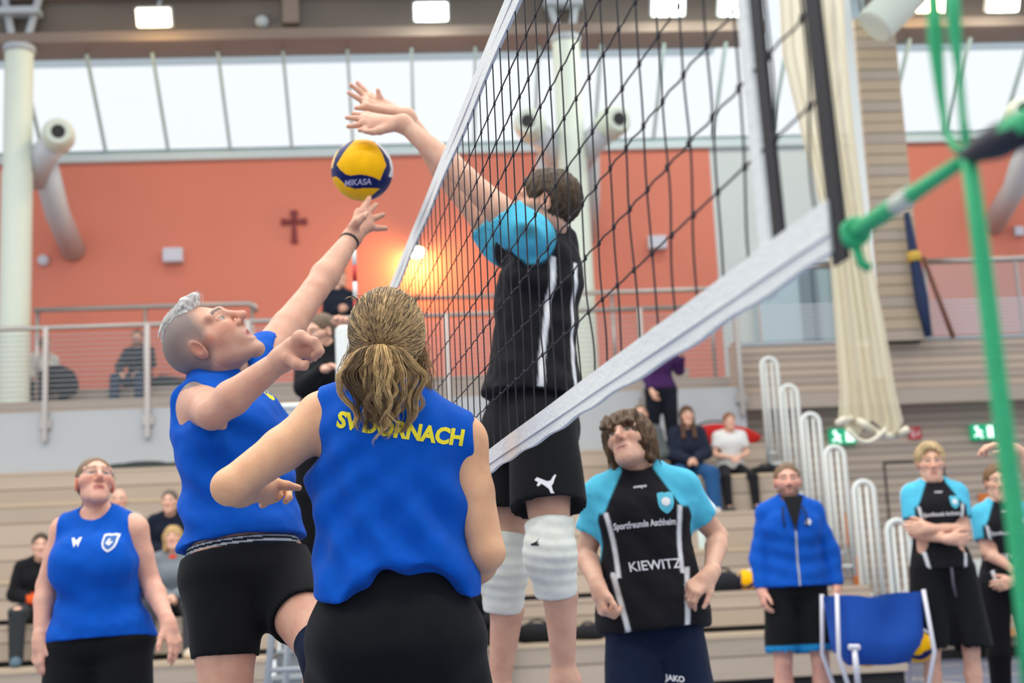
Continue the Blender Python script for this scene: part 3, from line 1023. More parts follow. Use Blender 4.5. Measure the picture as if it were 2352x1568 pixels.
def ball_mesh(n=84):
    """cube sphere so the panels can be coloured per vertex"""
    V, F = [], []
    ax = [((1, 0, 0), (0, 1, 0), (0, 0, 1)), ((-1, 0, 0), (0, -1, 0), (0, 0, 1)), ((0, 1, 0), (-1, 0, 0), (0, 0, 1)), ((0, -1, 0), (1, 0, 0), (0, 0, 1)), ((0, 0, 1), (1, 0, 0), (0, 1, 0)), ((0, 0, -1), (1, 0, 0), (0, -1, 0))]
    for N_, A, B_ in ax:
        N_, A, B_ = map(np.array, (N_, A, B_))
        k = len(V)
        for i in range(n + 1):
            for j in range(n + 1):
                a, b_ = math.tan((i / n * 2 - 1) * math.pi / 4), math.tan((j / n * 2 - 1) * math.pi / 4)
                V.append(nrm(N_ + a * A + b_ * B_))
        for i in range(n):
            for j in range(n):
                q = k + i * (n + 1) + j
                F.append((q, q + n + 1, q + n + 2, q + 1))
    return np.array(V), F


def ball(name, center, label, R, n=84, group=None, parent_label=True):
    """yellow panel ball with wavy navy bands; R rows = local axes (x right, y up, z towards viewer)"""
    V, F = ball_mesh(n)
    x, y, z = V[:, 0], V[:, 1], V[:, 2]
    yel, nav, whi = np.array(srgb(250, 188, 0)), np.array(srgb(12, 28, 92)), np.array(srgb(236, 236, 240))
    col = np.tile(yel, (len(V), 1))
    cols = [col]
    front = z > -.25
    ip = lambda q, xs, ys: np.interp(q, xs, ys)
    # outline of the big yellow panel in the (x, y) view of the ball
    low = ip(x, (-.75, -.62, -.45, -.3, .0, .2, .45, .64), (.10, -.08, -.22, -.28, -.25, -.26, -.32, -.40))
    lft = ip(y, (.1, .5, .9), (-.75, -.50, -.22))
    rgt = ip(y, (-.4, .09, .45, .8, .95), (.64, .83, .71, .5, .3))
    panel = (y > low) & (x > lft) & (x < rgt) & (x > -.75)
    low2 = ip(x, (-.8, -.72, -.6, -.4, -.15, .2, .62), (-.26, -.30, -.42, -.60, -.68, -.655, -.64))
    panel2 = (y < low2) & (x < ip(y, (-.95, -.64), (.25, .62)))
    lo_l = ip(y, (.04, .35, .69, .94), (-.905, -.83, -.68, -.31))
    lo_r = ip(y, (-.7, -.35, .0, .3, .63, .85), (.62, .86, .955, .9, .68, .45))
    outer = ((x < lo_l) & (y > .02)) | ((x > lo_r) & (y > -.25))
    band = front & ~panel & ~panel2 & ~outer
    col[band] = nav
    col[front & outer] = whi
    col[front & (x < lo_l) & (x > lo_l - .07) & (y > .02)] = np.array(srgb(250, 205, 90))
    edge = np.zeros(len(V))
    P3 = V @ np.asarray(R)
    e = empty(name, np.asarray(center) - vec(0, 0, BALL_R), label, 'ball', group)
    o = obj('cover', np.asarray(center) + P3 * BALL_R, F, M_BALL, e, True, col)
    return e, o


M_BALL = attr_mat('ball_leather', .42, 'cloth')
BC = P(832, 391, 4.66)
BX, BY, BZ = RT * 1., UP * 1., -FW
e, bo = ball('volleyball', BC, 'yellow and navy volleyball above the raised fingertips', np.array([RT, UP, -FW]))
v2, f = text_polys('MIKASA', .026, .0006, .2)
decal('lettering', v2 - np.array([0, .009]), f, BC + RT * (-.007) - UP * .050, nrm(RT + UP * .06), nrm(UP - RT * .06), bo, mat('ball_print', srgb(170, 170, 205), .6), bo, .0014, .006, .15)
# ------------------------------------------------------------------ figure modelling kit
# bodies and clothes are grown as one smooth skin around a posed skeleton (blended volumes -> surface net)


def cone(a, b, ra, rb, k=.012):
    return ('+', 'cone', (np.asarray(a, float), np.asarray(b, float), ra, rb), k)


def ell(c, R, r, k=.012):
    return ('+', 'ell', (np.asarray(c, float), np.asarray(R, float), np.asarray(r, float)), k)


def cut(op, k=.006):
    return ('-', op[1], op[2], k)


def plane(n, p, k=.004):
    """keep the side that n points away from"""
    n = nrm(n)
    return ('p', n, float(n @ np.asarray(p, float)), k)


def chain(pts, rs, k=.012):
    return [cone(pts[i], pts[i + 1], rs[i], rs[i + 1], k) for i in range(len(pts) - 1)]


def op_box(op):
    if op[1] == 'cone':
        a, b, ra, rb = op[2]
        return np.minimum(a - ra, b - rb), np.maximum(a + ra, b + rb)
    if op[1] == 'ell':
        c, R, r = op[2]
        e = np.sqrt(((R * r[:, None]) ** 2).sum(0))
        return c - e, c + e
    L = op[2]
    pts = []
    for s, A, B_, ol, od in zip(L['s'], L['a'], L['b'], L['ol'], L['od']):
        c = L['o'] + L['w'] * L['L'] * s
        r = max(A, B_) + abs(ol) + abs(od)
        pts += [c - r, c + r]
    return np.min(pts, 0), np.max(pts, 0)


def dist(op, X, Y, Z):
    if op[1] == 'cone':
        a, b, ra, rb = op[2]
        d = b - a
        dd = max(d @ d, 1e-9)
        x, y, z = X - a[0], Y - a[1], Z - a[2]
        t = np.clip((x * d[0] + y * d[1] + z * d[2]) / dd, 0, 1)
        return np.sqrt((x - t * d[0]) ** 2 + (y - t * d[1]) ** 2 + (z - t * d[2]) ** 2) - (ra + t * (rb - ra))
    if op[1] == 'ell':
        c, R, r = op[2]
        x, y, z = X - c[0], Y - c[1], Z - c[2]
        q = [(x * R[i, 0] + y * R[i, 1] + z * R[i, 2]) / r[i] for i in range(3)]
        k0 = np.sqrt(q[0] ** 2 + q[1] ** 2 + q[2] ** 2)
        k1 = np.sqrt((q[0] / r[0]) ** 2 + (q[1] / r[1]) ** 2 + (q[2] / r[2]) ** 2) + 1e-6
        return k0 * (k0 - 1) / k1
    L = op[2]
    o, w_ = L['o'], L['w']
    x, y, z = X - o[0], Y - o[1], Z - o[2]
    s = (x * w_[0] + y * w_[1] + z * w_[2]) / L['L']
    sc = np.clip(s, 0, 1)
    dx = (x * L['l0'][0] + y * L['l0'][1] + z * L['l0'][2]) * (1 - sc) + (x * L['l1'][0] + y * L['l1'][1] + z * L['l1'][2]) * sc
    dy = (x * L['d0'][0] + y * L['d0'][1] + z * L['d0'][2]) * (1 - sc) + (x * L['d1'][0] + y * L['d1'][1] + z * L['d1'][2]) * sc
    T = L['tab']
    idx = np.clip((s - T[0][0]) / (T[0][-1] - T[0][0]) * (len(T[0]) - 1), 0, len(T[0]) - 1.001)
    i0 = idx.astype(np.int32)
    fr_ = (idx - i0).astype(np.float32)
    g = lambda q: T[q][i0] * (1 - fr_) + T[q][i0 + 1] * fr_
    A, B_, ol, od = g(1), g(2), g(3), g(4)
    dx = (dx - ol)
    dy = (dy - od)
    qx, qy = dx / A, dy / B_
    k0 = np.sqrt(qx * qx + qy * qy)
    k1 = np.sqrt((qx / A) ** 2 + (qy / B_) ** 2) + 1e-6
    d = k0 * (k0 - 1) / k1
    return np.maximum(d, np.maximum((s - L['s'][-1]) * L['L'], (L['s'][0] - s) * L['L']))


def loft(o, w_, L, l0, l1, d0, d1, sec, grow=0., k=.02, sw=1., sd=1.):
    sec = np.array(sec, float)
    s = sec[:, 0]
    f = np.linspace(s[0], s[-1], 64)

    def sm(y):
        q = np.interp(f, s, y)
        for _ in range(2):
            q = np.convolve(np.pad(q, 2, 'edge'), np.ones(5) / 5, 'valid')
        return q.astype(np.float32)
    a, b, ol, od = sec[:, 1] * sw + grow, sec[:, 2] * sd + grow, sec[:, 3] if sec.shape[1] > 3 else s * 0, sec[:, 4] if sec.shape[1] > 4 else s * 0
    D = dict(o=o, w=w_, L=L, l0=l0, l1=l1, d0=d0, d1=d1, s=s, a=a, b=b, ol=ol, od=od, tab=[f.astype(np.float32), sm(a), sm(b), sm(ol), sm(od)])
    return ('+', 'loft', D, k)


def surface_net(F, o, h):
    S = F < 0
    c = S[:-1, :-1, :-1].astype(np.int8)
    for i, j, k in ((1, 0, 0), (0, 1, 0), (0, 0, 1), (1, 1, 0), (1, 0, 1), (0, 1, 1), (1, 1, 1)):
        c = c + S[i:S.shape[0] - 1 + i, j:S.shape[1] - 1 + j, k:S.shape[2] - 1 + k]
    act = np.argwhere((c > 0) & (c < 8))
    if len(act) == 0:
        return np.zeros((0, 3)), np.zeros((0, 4), int)
    corners = [(i, j, k) for i in (0, 1) for j in (0, 1) for k in (0, 1)]
    vals = np.stack([F[act[:, 0] + i, act[:, 1] + j, act[:, 2] + k] for i, j, k in corners], 1)
    acc = np.zeros((len(act), 3))
    cnt = np.zeros(len(act))
    for p in range(8):
        for q in range(p + 1, 8):
            if sum(abs(corners[p][t] - corners[q][t]) for t in range(3)) != 1:
                continue
            f0, f1 = vals[:, p], vals[:, q]
            cr = (f0 < 0) != (f1 < 0)
            t = np.where(cr, f0 / np.where(f0 == f1, 1, f0 - f1), 0)
            pt = np.array(corners[p])[None] + t[:, None] * (np.array(corners[q]) - np.array(corners[p]))[None]
            acc += pt * cr[:, None]
            cnt += cr
    V = (act + acc / cnt[:, None]) * h + o
    vid = np.full(c.shape, -1, np.int32)
    vid[act[:, 0], act[:, 1], act[:, 2]] = np.arange(len(act))
    Q = []
    for ax in range(3):
        a, b = (ax + 1) % 3, (ax + 2) % 3
        sl0 = [slice(1, -1)] * 3
        sl1 = [slice(1, -1)] * 3
        sl0[ax], sl1[ax] = slice(0, -1), slice(1, None)
        s0, s1 = S[tuple(sl0)], S[tuple(sl1)]
        e = np.argwhere(s0 != s1)
        if len(e) == 0:
            continue
        flip = s0[e[:, 0], e[:, 1], e[:, 2]]
        off = np.ones(3, int)
        off[ax] = 0
        e = e + off
        da, db = np.zeros(3, int), np.zeros(3, int)
        da[a], db[b] = 1, 1
        g = lambda q: vid[q[:, 0], q[:, 1], q[:, 2]]
        quad = np.stack([g(e - da - db), g(e - db), g(e), g(e - da)], 1)
        quad[~flip] = quad[~flip][:, ::-1]
        Q.append(quad)
    Q = np.concatenate(Q)
    Q = Q[(Q >= 0).all(1)]
    return V, Q


def grow_skin(ops, h, lo=None, hi=None):
    adds = [op for op in ops if op[0] == '+']
    if lo is None:
        bx = [op_box(op) for op in adds]
        lo = np.min([b[0] for b in bx], 0) - 3 * h - .01
        hi = np.max([b[1] for b in bx], 0) + 3 * h + .01
    n = np.ceil((hi - lo) / h).astype(int) + 1
    F = np.full(n, 1., np.float32)
    ax = [(lo[i] + h * np.arange(n[i])).astype(np.float32) for i in range(3)]
    for op in ops:
        k = op[3]
        if op[0] == 'p':
            d = (ax[0] * op[1][0])[:, None, None] + (ax[1] * op[1][1])[None, :, None] + (ax[2] * op[1][2])[None, None, :] - op[2]
            hh = np.maximum(k - np.abs(F - d), 0) / k
            F = np.maximum(F, d) + hh * hh * k * .25
            continue
        b0, b1 = op_box(op)
        pad = k + 3 * h
        i0 = np.clip(np.floor((b0 - pad - lo) / h).astype(int), 0, n)
        i1 = np.clip(np.ceil((b1 + pad - lo) / h).astype(int) + 1, 0, n)
        if (i1 <= i0).any():
            continue
        sl = tuple(slice(i0[t], i1[t]) for t in range(3))
        d = dist(op, ax[0][sl[0]][:, None, None], ax[1][sl[1]][None, :, None], ax[2][sl[2]][None, None, :])
        f = F[sl]
        if op[0] == '+':
            hh = np.maximum(k - np.abs(f - d), 0) / k
            F[sl] = np.minimum(f, d) - hh * hh * k * .25
        else:
            d = -d
            hh = np.maximum(k - np.abs(f - d), 0) / k
            F[sl] = np.maximum(f, d) + hh * hh * k * .25
    # never let a surface run out of the grid
    F[0], F[-1], F[:, 0], F[:, -1], F[:, :, 0], F[:, :, -1] = 1, 1, 1, 1, 1, 1
    return surface_net(F, lo, h)


def normals(V, Q):
    n = np.cross(V[Q[:, 2]] - V[Q[:, 0]], V[Q[:, 3]] - V[Q[:, 1]])
    N = np.zeros_like(V)
    for i in range(4):
        np.add.at(N, Q[:, i], n)
    return N / (np.linalg.norm(N, axis=1)[:, None] + 1e-12)


def relax(V, Q, it=2, a=.5):
    e = np.concatenate([Q[:, [i, (i + 1) % 4]] for i in range(4)])
    e = np.concatenate([e, e[:, ::-1]])
    cnt = np.bincount(e[:, 0], minlength=len(V))[:, None] + 1e-9
    for _ in range(it):
        S = np.stack([np.bincount(e[:, 0], V[e[:, 1], t], len(V)) for t in range(3)], 1) / cnt
        V = V + a * (S - V)
    return V


def wave(p, seed, f=1.0):
    """cheap smooth 3-D noise in [-1, 1]"""
    r = np.random.default_rng(seed)
    out = np.zeros(len(p))
    for i in range(5):
        d = r.normal(size=3)
        d /= np.linalg.norm(d)
        d2 = r.normal(size=3)
        out += np.sin(f * (1 + .35 * i) * (p @ d) + 1.3 * np.sin(f * .6 * (p @ d2) + r.uniform(0, 6)) + r.uniform(0, 6))
    return out / 5


def frame(fwd, up):
    f = nrm(fwd)
    u = nrm(np.asarray(up, float) - f * (np.asarray(up, float) @ f))
    r = np.cross(f, u)
    return np.array([r, f, u])          # rows: person's right, forward, up


MALE = [(-.17, .05, .06, 0, -.01), (-.09, .12, .1, 0, -.01), (0, .163, .118, 0, -.012), (.12, .163, .116, 0, -.01), (.3, .146, .102, 0, 0), (.46, .146, .106, 0, .004), (.62, .160, .116, 0, .006), (.77, .168, .118, 0, .002), (.9, .15, .094, 0, -.012), (1.0, .08, .066, 0, -.014), (1.06, .055, .055, 0, -.014)]
FEMALE = [(-.17, .05, .06, 0, -.01), (-.09, .13, .105, 0, -.014), (0, .176, .122, 0, -.018), (.12, .168, .114, 0, -.012), (.32, .13, .09, 0, 0), (.46, .128, .092, 0, .004), (.62, .139, .1, 0, .004), (.77, .145, .1, 0, .0), (.9, .126, .08, 0, -.012), (1.0, .066, .058, 0, -.014), (1.06, .05, .05, 0, -.014)]


class Fig:
    """a posed figure: J holds joint positions; a = the side on the picture's left, b = right"""

    def __init__(s, J, fwd, sex='m', w=1., d=1., limb=1., hs=1.):
        s.J = {k: np.asarray(v, float) for k, v in J.items()}
        J = s.J
        s.sex, s.limb, s.hs = sex, limb, hs
        s.pel = (J['hipa'] + J['hipb']) / 2
        s.neck = J['neck']
        s.L = np.linalg.norm(s.neck - s.pel)
        s.w = nrm(s.neck - s.pel)
        fwd = np.asarray(fwd, float)

        def fr(v):
            l = nrm(v - s.w * (v @ s.w))
            dd = np.cross(s.w, l)
            if dd @ fwd < 0:
                dd = -dd
            return l, dd
        s.l0, s.d0 = fr(J['hipb'] - J['hipa'])
        s.l1, s.d1 = fr(J['shb'] - J['sha'])
        s.sec = MALE if sex == 'm' else FEMALE
        s.sw, s.sd = w, d
        s.hand_ops = []

    def spine(s, t, lat=0., dep=0.):
        l, dd = s.l0 * (1 - t) + s.l1 * t, s.d0 * (1 - t) + s.d1 * t
        return s.pel + s.w * s.L * t + l * lat + dd * dep

    def torso(s, grow=0., k=.03, sec=None):
        return loft(s.pel, s.w, s.L, s.l0, s.l1, s.d0, s.d1, sec or s.sec, grow, k, s.sw, s.sd)

    def local(s, V):
        """torso coordinates of points: lateral, depth, height fraction"""
        q = V - s.pel
        t = q @ s.w / s.L
        tc = np.clip(t, 0, 1)
        return (q @ s.l0) * (1 - tc) + (q @ s.l1) * tc, (q @ s.d0) * (1 - tc) + (q @ s.d1) * tc, t

    def body_ops(s):
        J, m = s.J, s.limb
        f = s.sex == 'f'
        o = [s.torso()]
        c9 = s.spine(.9, 0, -.012)
        for x in 'ab':
            sh, el, wr = J['sh' + x], J['el' + x], J['wr' + x]
            o.append(cone(c9, sh, .062 * m, (.046 if f else .055) * m, .04))
            o.append(cone(s.spine(1.03, 0, -.015), sh + s.w * .015, .05 * m, .036 * m, .035))
            o.append(cone(sh, sh * .55 + el * .45, (.05 if f else .057) * m, (.043 if f else .05) * m, .03))
            o.append(cone(sh * .55 + el * .45, el, (.043 if f else .05) * m, (.035 if f else .039) * m, .012))
            p = el * .72 + wr * .28
            o.append(cone(el, p, (.035 if f else .039) * m, (.037 if f else .044) * m, .012))
            o.append(cone(p, wr, (.037 if f else .044) * m, (.023 if f else .027) * m, .012))
            hp_, kn, an = J['hip' + x], J['kn' + x], J['an' + x]
            mid = hp_ * .55 + kn * .45
            o.append(cone(hp_, mid, .088 * m, .078 * m, .05))
            o.append(cone(mid, kn, .078 * m, .054 * m, .012))
            cf = kn * .68 + an * .32
            sk = nrm(an - kn)
            bk = -(s.d0 - sk * (s.d0 @ sk))
            cf = cf + bk * .014
            o.append(cone(kn, cf, .052 * m, .056 * m, .015))
            o.append(cone(cf, an, .056 * m, .034 * m, .012))
            lat = s.l0 * (-1 if x == 'a' else 1)
            o.append(ell(s.spine(-.02, 0, -.05) + lat * .075 * s.sw, np.array([s.l0, s.d0, s.w]), np.array([.085, .082, .1]) * m, .035))
            if f:
                o.append(ell(s.spine(.64, 0, .075 * s.sd) + (-s.l1 if x == 'a' else s.l1) * .066 * s.sw, np.array([s.l1, s.d1, s.w]), np.array([.062, .055, .062]) * s.sd, .04))
            else:
                o.append(ell(s.spine(.72, 0, .07 * s.sd) + (-s.l1 if x == 'a' else s.l1) * .07 * s.sw, np.array([s.l1, s.d1, s.w]), np.array([.08, .035, .06]), .04))
        return o

    def feet_ops(s, toes):
        o = []
        for x in 'ab':
            an, t = s.J['an' + x], nrm(toes[x] if isinstance(toes, dict) else toes)
            heel = an - t * .03 + vec(0, 0, -.045)
            ball_ = an + t * .12 + vec(0, 0, -.055)
            o += [cone(an, heel, .038, .034, .02), cone(heel, ball_, .036, .036, .02), cone(ball_, ball_ + t * .06, .036, .027, .02), cone(an, ball_, .036, .032, .03)]
        return o

    def set_head(s, c, fwd, up, sc=1.):
        s.hc, s.hf, s.hsc = np.asarray(c, float), frame(fwd, up), sc

    def H(s, x, y, z):
        return s.hc + (np.array([x, y, z]) * s.hsc) @ s.hf

    def hl(s, V):
        return (V - s.hc) @ s.hf.T / s.hsc

    def head_ops(s, jaw=1., nose=1., mouth=0., brow=1., neck_r=None, slim=1.):
        H, R, q = s.H, s.hf, s.hsc
        E = lambda c, r, k=.012: ell(H(*c), R, np.array(r) * q, k * q)
        C = lambda a, b, ra, rb, k=.01: cone(H(*a), H(*b), ra * q, rb * q, k * q)
        f = s.sex == 'f'
        o = [E((0, -.018, .034), (.074, .096, .088), .02), E((0, .03, -.02), (.057 * slim, .06, .087) if f else (.061 * slim, .064, .09), .03)]
        jw = (.038 if f else .047) * jaw
        chin = -.102 - mouth * .010
        for g in (-1, 1):
            o.append(C((g * jw, -.005, -.052), (g * .018, .072, chin + .006), .02, .016, .025))
            o.append(C((g * .03, .07, -.01), (g * .056, .035, -.005), .022, .02, .02))           # cheekbone
            o.append(C((g * .008, .088, .034), (g * .05, .068, .036), .011 * brow, .012, .014))      # brow
        o.append(E((0, .074, chin), (.02, .018, .017), .02))
        o.append(E((0, .074, -.066), (.034, .022, .028), .02))                                         # mouth mound
        for g in (-1, 1):
            o.append(cut(E((g * .031, .102, .012), (.02, .016, .012), .01), .012 * q))
        o.append(C((0, .088, .03), (0, .108 + .008 * nose, -.016), .008, .0105, .012))
        o.append(E((0, .108 + .01 * nose, -.022), (.013 * nose, .0135 * nose, .0115), .008))
        for g in (-1, 1):
            o.append(E((g * .0135, .1, -.027), (.0085, .011, .0085), .006))
            o.append(E((g * .031, .0765, .011), (.0145, .0135, .0125), .003))                            # eyeball + lids
            o.append(C((g * .017, .0885, .0165), (g * .046, .0785, .0155), .0042, .004, .004))
        o.append(C((-.02, .088, -.0565), (.02, .088, -.0565), .0055, .0055, .006))
        o.append(C((0, .092, -.0565), (0, .0925, -.0565), .007, .007, .008))
        o.append(C((-.017, .087, -.0695 - mouth * .012), (.017, .087, -.0695 - mouth * .012), .0068, .0068, .006))
        o.append(cut(E((0, .097, -.063 - mouth * .006), (.025, .012, .0018 + mouth * .0085), .003), .003 * q))
        for g in (-1, 1):
            o.append(ell(H(g * .077, -.012, .0), np.array([R[0] * .92 - R[1] * g * .38, R[1] * .92 + R[0] * g * .38, R[2]]), np.array([.009, .021, .033]) * q, .006 * q))
            o.append(cut(ell(H(g * .087, -.008, .004), R, np.array([.009, .0105, .018]) * q), .005 * q))
        nr = neck_r or (.048 if f else .057)
        o.append(cone(H(0, -.022, -.045), s.spine(1.0, 0, -.012), nr * q, nr * 1.08, .02))
        return o

    def skin_cols(s, V, base, lips=(.62, .3, .27), brows=(.08, .05, .03), scalp=None, stub=None, eyes=(.1, .12, .12), flush=.0):
        c = np.tile(np.array(base, float), (len(V), 1))
        if not hasattr(s, 'hc'):
            return c
        l = s.hl(V)
        x, y, z = l.T
        near = np.linalg.norm(l, axis=1) < .16

        def blend(msk, col, a=1.):
            mm = (msk * near * a)[:, None]
            c[:] = c * (1 - mm) + np.array(col) * mm
        ax = np.abs(x)
        if flush:
            blend(np.exp(-(((ax - .042) / .022) ** 2 + ((z + .02) / .025) ** 2)) * (y > .03), np.array(base) * np.array([1.02, .72, .68]), flush)
            blend(np.exp(-((x / .016) ** 2 + ((z + .02) / .018) ** 2)) * (y > .09), np.array(base) * np.array([1.02, .74, .7]), flush)
            blend((ax > .074) * (np.abs(z) < .045) * 1., np.array(base) * np.array([1.05, .7, .64]), flush)
        if scalp is not None:
            blend(scalp[0](x, y, z), scalp[1], scalp[2])
        if stub is not None:
            blend(((z < -.03) & (y > -.01) & (z > -.125)) * np.clip((-.03 - z) / .02, 0, 1), stub[0], stub[1])
        lip = (ax < .024) & (y > .08) & (np.abs(z + .0625) < .0125)
        blend(lip * 1., lips, .75)
        inner = (ax < .02) & (y < .0925) & (y > .075) & (np.abs(z + .066) < .006)
        br = (ax > .011) & (ax < .052) & (y > .055) & (np.abs(z - (.036 + .004 * np.sin((ax - .01) * 70))) < .0052)
        blend(br * 1., brows, .85)
        ey = (np.abs(ax - .031) < .0135) & (y > .078) & (np.abs(z - .0105) < .0058)
        blend(ey * 1., (.42, .37, .34), .9)
        ir = ((ax - .031) ** 2 + (z - .011) ** 2 < .0066 ** 2) & (y > .078)
        blend(ir * 1., eyes, 1.)
        lash = (np.abs(ax - .031) < .0155) & (y > .075) & (np.abs(z - .0172) < .0032)
        blend(lash * 1., np.array(base) * .35, .8)
        return c


def hand_ops(wr, d, n, thumb, curls=(20, 20, 20, 20), spread=6., tcurl=15., sc=1., tout=40., tn=.25, k=.006):
    """hand from the wrist: d towards the fingers, n out of the palm, thumb = direction of the thumb side"""
    d, n = nrm(d), np.asarray(n, float)
    n = nrm(n - d * (n @ d))
    t = nrm(np.cross(d, n))
    if t @ np.asarray(thumb, float) < 0:
        t = -t
    o = []
    lat = [.029, .0095, -.010, -.028]
    ln = [.073, .081, .075, .059]
    fwdk = [.089, .094, .089, .08]
    rk = [.0105, .0108, .0102, .0092]
    for i in range(4):
        base = wr + (t * lat[i] * .55 + d * .012) * sc
        kn = wr + (d * fwdk[i] + t * lat[i]) * sc
        o.append(cone(base, kn, .0155 * sc, .0122 * sc, .014 * sc))
        sp = math.radians(spread) * (1.5 - i) / 1.5
        fd = nrm(d * math.cos(sp) + t * math.sin(sp))
        p, a = kn, 0.
        cu = curls[i]
        cu = (cu, cu, cu * .7) if np.isscalar(cu) else cu
        for j, (fr_, r0, r1) in enumerate(((.46, 1., .9), (.3, .9, .82), (.24, .82, .66))):
            a += math.radians(cu[j])
            q = p + (fd * math.cos(a) + n * math.sin(a)) * ln[i] * fr_ * sc
            o.append(cone(p, q, rk[i] * r0 * sc, rk[i] * r1 * sc, .004 * sc))
            p = q
    b0 = wr + (d * .022 + t * .018 + n * .008) * sc
    to = math.radians(tout)
    td = nrm(d * math.cos(to) + t * math.sin(to) + n * tn)
    b1 = b0 + td * .044 * sc
    o.append(cone(b0, b1, .019 * sc, .0135 * sc, .016 * sc))
    tc = math.radians(tcurl)
    td2 = nrm(td * math.cos(tc) + nrm(d - t * .4 + n * .2) * math.sin(tc))
    b2 = b1 + td2 * .034 * sc
    o.append(cone(b1, b2, .0122 * sc, .0105 * sc, .005 * sc))
    td3 = nrm(td * math.cos(2 * tc) + nrm(d - t * .5 + n * .2) * math.sin(2 * tc))
    o.append(cone(b2, b2 + td3 * .024 * sc, .0105 * sc, .0078 * sc, .004 * sc))
    o.append(cone(wr - d * .02 * sc, wr + d * .03 * sc, .024 * sc, .027 * sc, .015 * sc))
    return o


SKIN = srgb(226, 178, 150)


def join_parts(parts):
    V, Q, n = [], [], 0
    for v, q in parts:
        V.append(v)
        Q.append(q + n)
        n += len(v)
    return np.concatenate(V), np.concatenate(Q)


def make_person(label, fig, skin=SKIN, h=.007, hh=.0035, hd=.0032, head_kw=None, col_kw=None, toes=None, group=None, extra=None, fold=None):
    """returns the person's Empty with its one-skin body"""
    J = fig.J
    base = vec(fig.pel[0], fig.pel[1], min(J['ana'][2], J['anb'][2]) - .085)
    e = empty('person', base, label, 'person', group)
    parts = [grow_skin(fig.body_ops() + (fig.feet_ops(toes) if toes is not None else []) + [cone(fig.spine(1.0, 0, -.012), fig.H(0, -.02, -.03), .05, .045, .02)] + (extra or []), h)]
    parts.append(grow_skin(fig.head_ops(**(head_kw or {})), hd))
    for x, ops in fig.hand_ops:
        el, wr = J['el' + x], J['wr' + x]
        r = (.023 if fig.sex == 'f' else .027) * fig.limb
        parts.append(grow_skin(ops + [cone(el * .25 + wr * .75, wr, r * 1.12, r, .02)], hh))
    V, Q = join_parts(parts)
    V = relax(V, Q, 1, .4)
    c = fig.skin_cols(V, skin, **(col_kw or {}))
    o = obj('body', V, Q, M_SKIN, e, True, c)
    return e, o


def cloth(name, ops, h, color, parent, folds=(), m=None, seed=1, relax_it=2):
    """garment skin; color is rgb or a function of the vertices"""
    V, Q = grow_skin(ops, h)
    V = relax(V, Q, relax_it, .5)
    N = normals(V, Q)
    dsp = np.zeros(len(V))
    for fn in folds:
        dsp += fn(V)
    V = V + N * dsp[:, None]
    c = color(V) if callable(color) else np.tile(np.array(color, float), (len(V), 1))
    return obj(name, V, Q, m or M_CLOTH, parent, True, c)


def crease(p, d, along, wid, amp, freq=1., seed=0):
    """soft fold ridges: waves across direction d, fading away from point p"""
    p, d, along = np.asarray(p), nrm(d), np.asarray(along)

    def fn(V):
        q = V - p
        s = q @ d
        r = np.linalg.norm(q, axis=1)
        w_ = .35 * np.sin((q @ nrm(along)) * 9 + seed)
        return amp * np.sin((s * freq + w_) * 2 * math.pi) * np.exp(-(r / wid) ** 2)
    return fn


def ruffle(amp, f, seed):
    return lambda V: amp * wave(V, seed, f)


# ---- garments ----------------------------------------------------------------------
def tank_ops(fig, grow, hem, strap=.135, neck=(.07, .06), hemn=None, loose=0., sec_add=None, neckdrop=.0):
    sec = [list(r) for r in fig.sec]
    for r in sec:
        if r[0] < .55:
            r[1] += loose * (.55 - r[0])
            r[2] += loose * (.55 - r[0])
    for r in sec:
        if r[0] < .12:
            r[1], r[2] = max(r[1], fig.sec[3][1] + loose * .3), max(r[2], fig.sec[3][2] + loose * .3)
    sec = [r for r in sec if r[0] > hem - .1]
    sec.insert(0, [hem - .12, sec[0][1], sec[0][2], 0, sec[0][4]])
    if sec_add:
        sec = sec_add(sec)
    o = [fig.torso(grow, .03, sec)]
    for x in 'ab':
        o.append(cone(fig.spine(.9, 0, -.012), fig.J['sh' + x], .062 * fig.limb + grow, .05 * fig.limb + grow, .04))
        o.append(cone(fig.spine(1.02, 0, -.015), fig.J['sh' + x] + fig.w * .015, .05 * fig.limb + grow, .034 * fig.limb + grow, .035))
        sg = -1 if x == 'a' else 1
        if fig.sex == 'f':
            o.append(ell(fig.spine(.63, 0, .078 * fig.sd) + fig.l1 * sg * .062 * fig.sw, np.array([fig.l1, fig.d1, fig.w]), np.array([.07, .055, .075]) * fig.sd + grow, .06))
        else:
            o.append(ell(fig.spine(.72, 0, .07 * fig.sd) + fig.l1 * sg * .07 * fig.sw, np.array([fig.l1, fig.d1, fig.w]), np.array([.08, .035, .06]) + grow, .04))
        g = -.045 * fig.limb
        o.append(ell(fig.spine(-.02, 0, -.05) + fig.l0 * sg * .075 * fig.sw, np.array([fig.l0, fig.d0, fig.w]), np.array([.085, .082, .1]) * fig.limb + grow, .035))
    return o


def tank_cuts(fig, hem, strap, neck, hemn=None, nd=.02):
    o = []
    for x in 'ab':
        sg = -1 if x == 'a' else 1
        # armhole: a slanted cylinder around the shoulder
        sh, el = fig.J['sh' + x], fig.J['el' + x]
        o.append(cut(ell(fig.spine(.97) + fig.l1 * sg * (strap + .085), np.array([fig.l1, fig.d1, fig.w]), np.array([.085, .17, .17])), .008))
    o.append(cut(ell(fig.spine(1.08, 0, nd), np.array([fig.l1, fig.d1, fig.w]), np.array([neck[0], neck[0] * 1.25, neck[1]])), .006))
    o.append(plane(-(hemn if hemn is not None else fig.w), fig.spine(hem), .004))
    return o


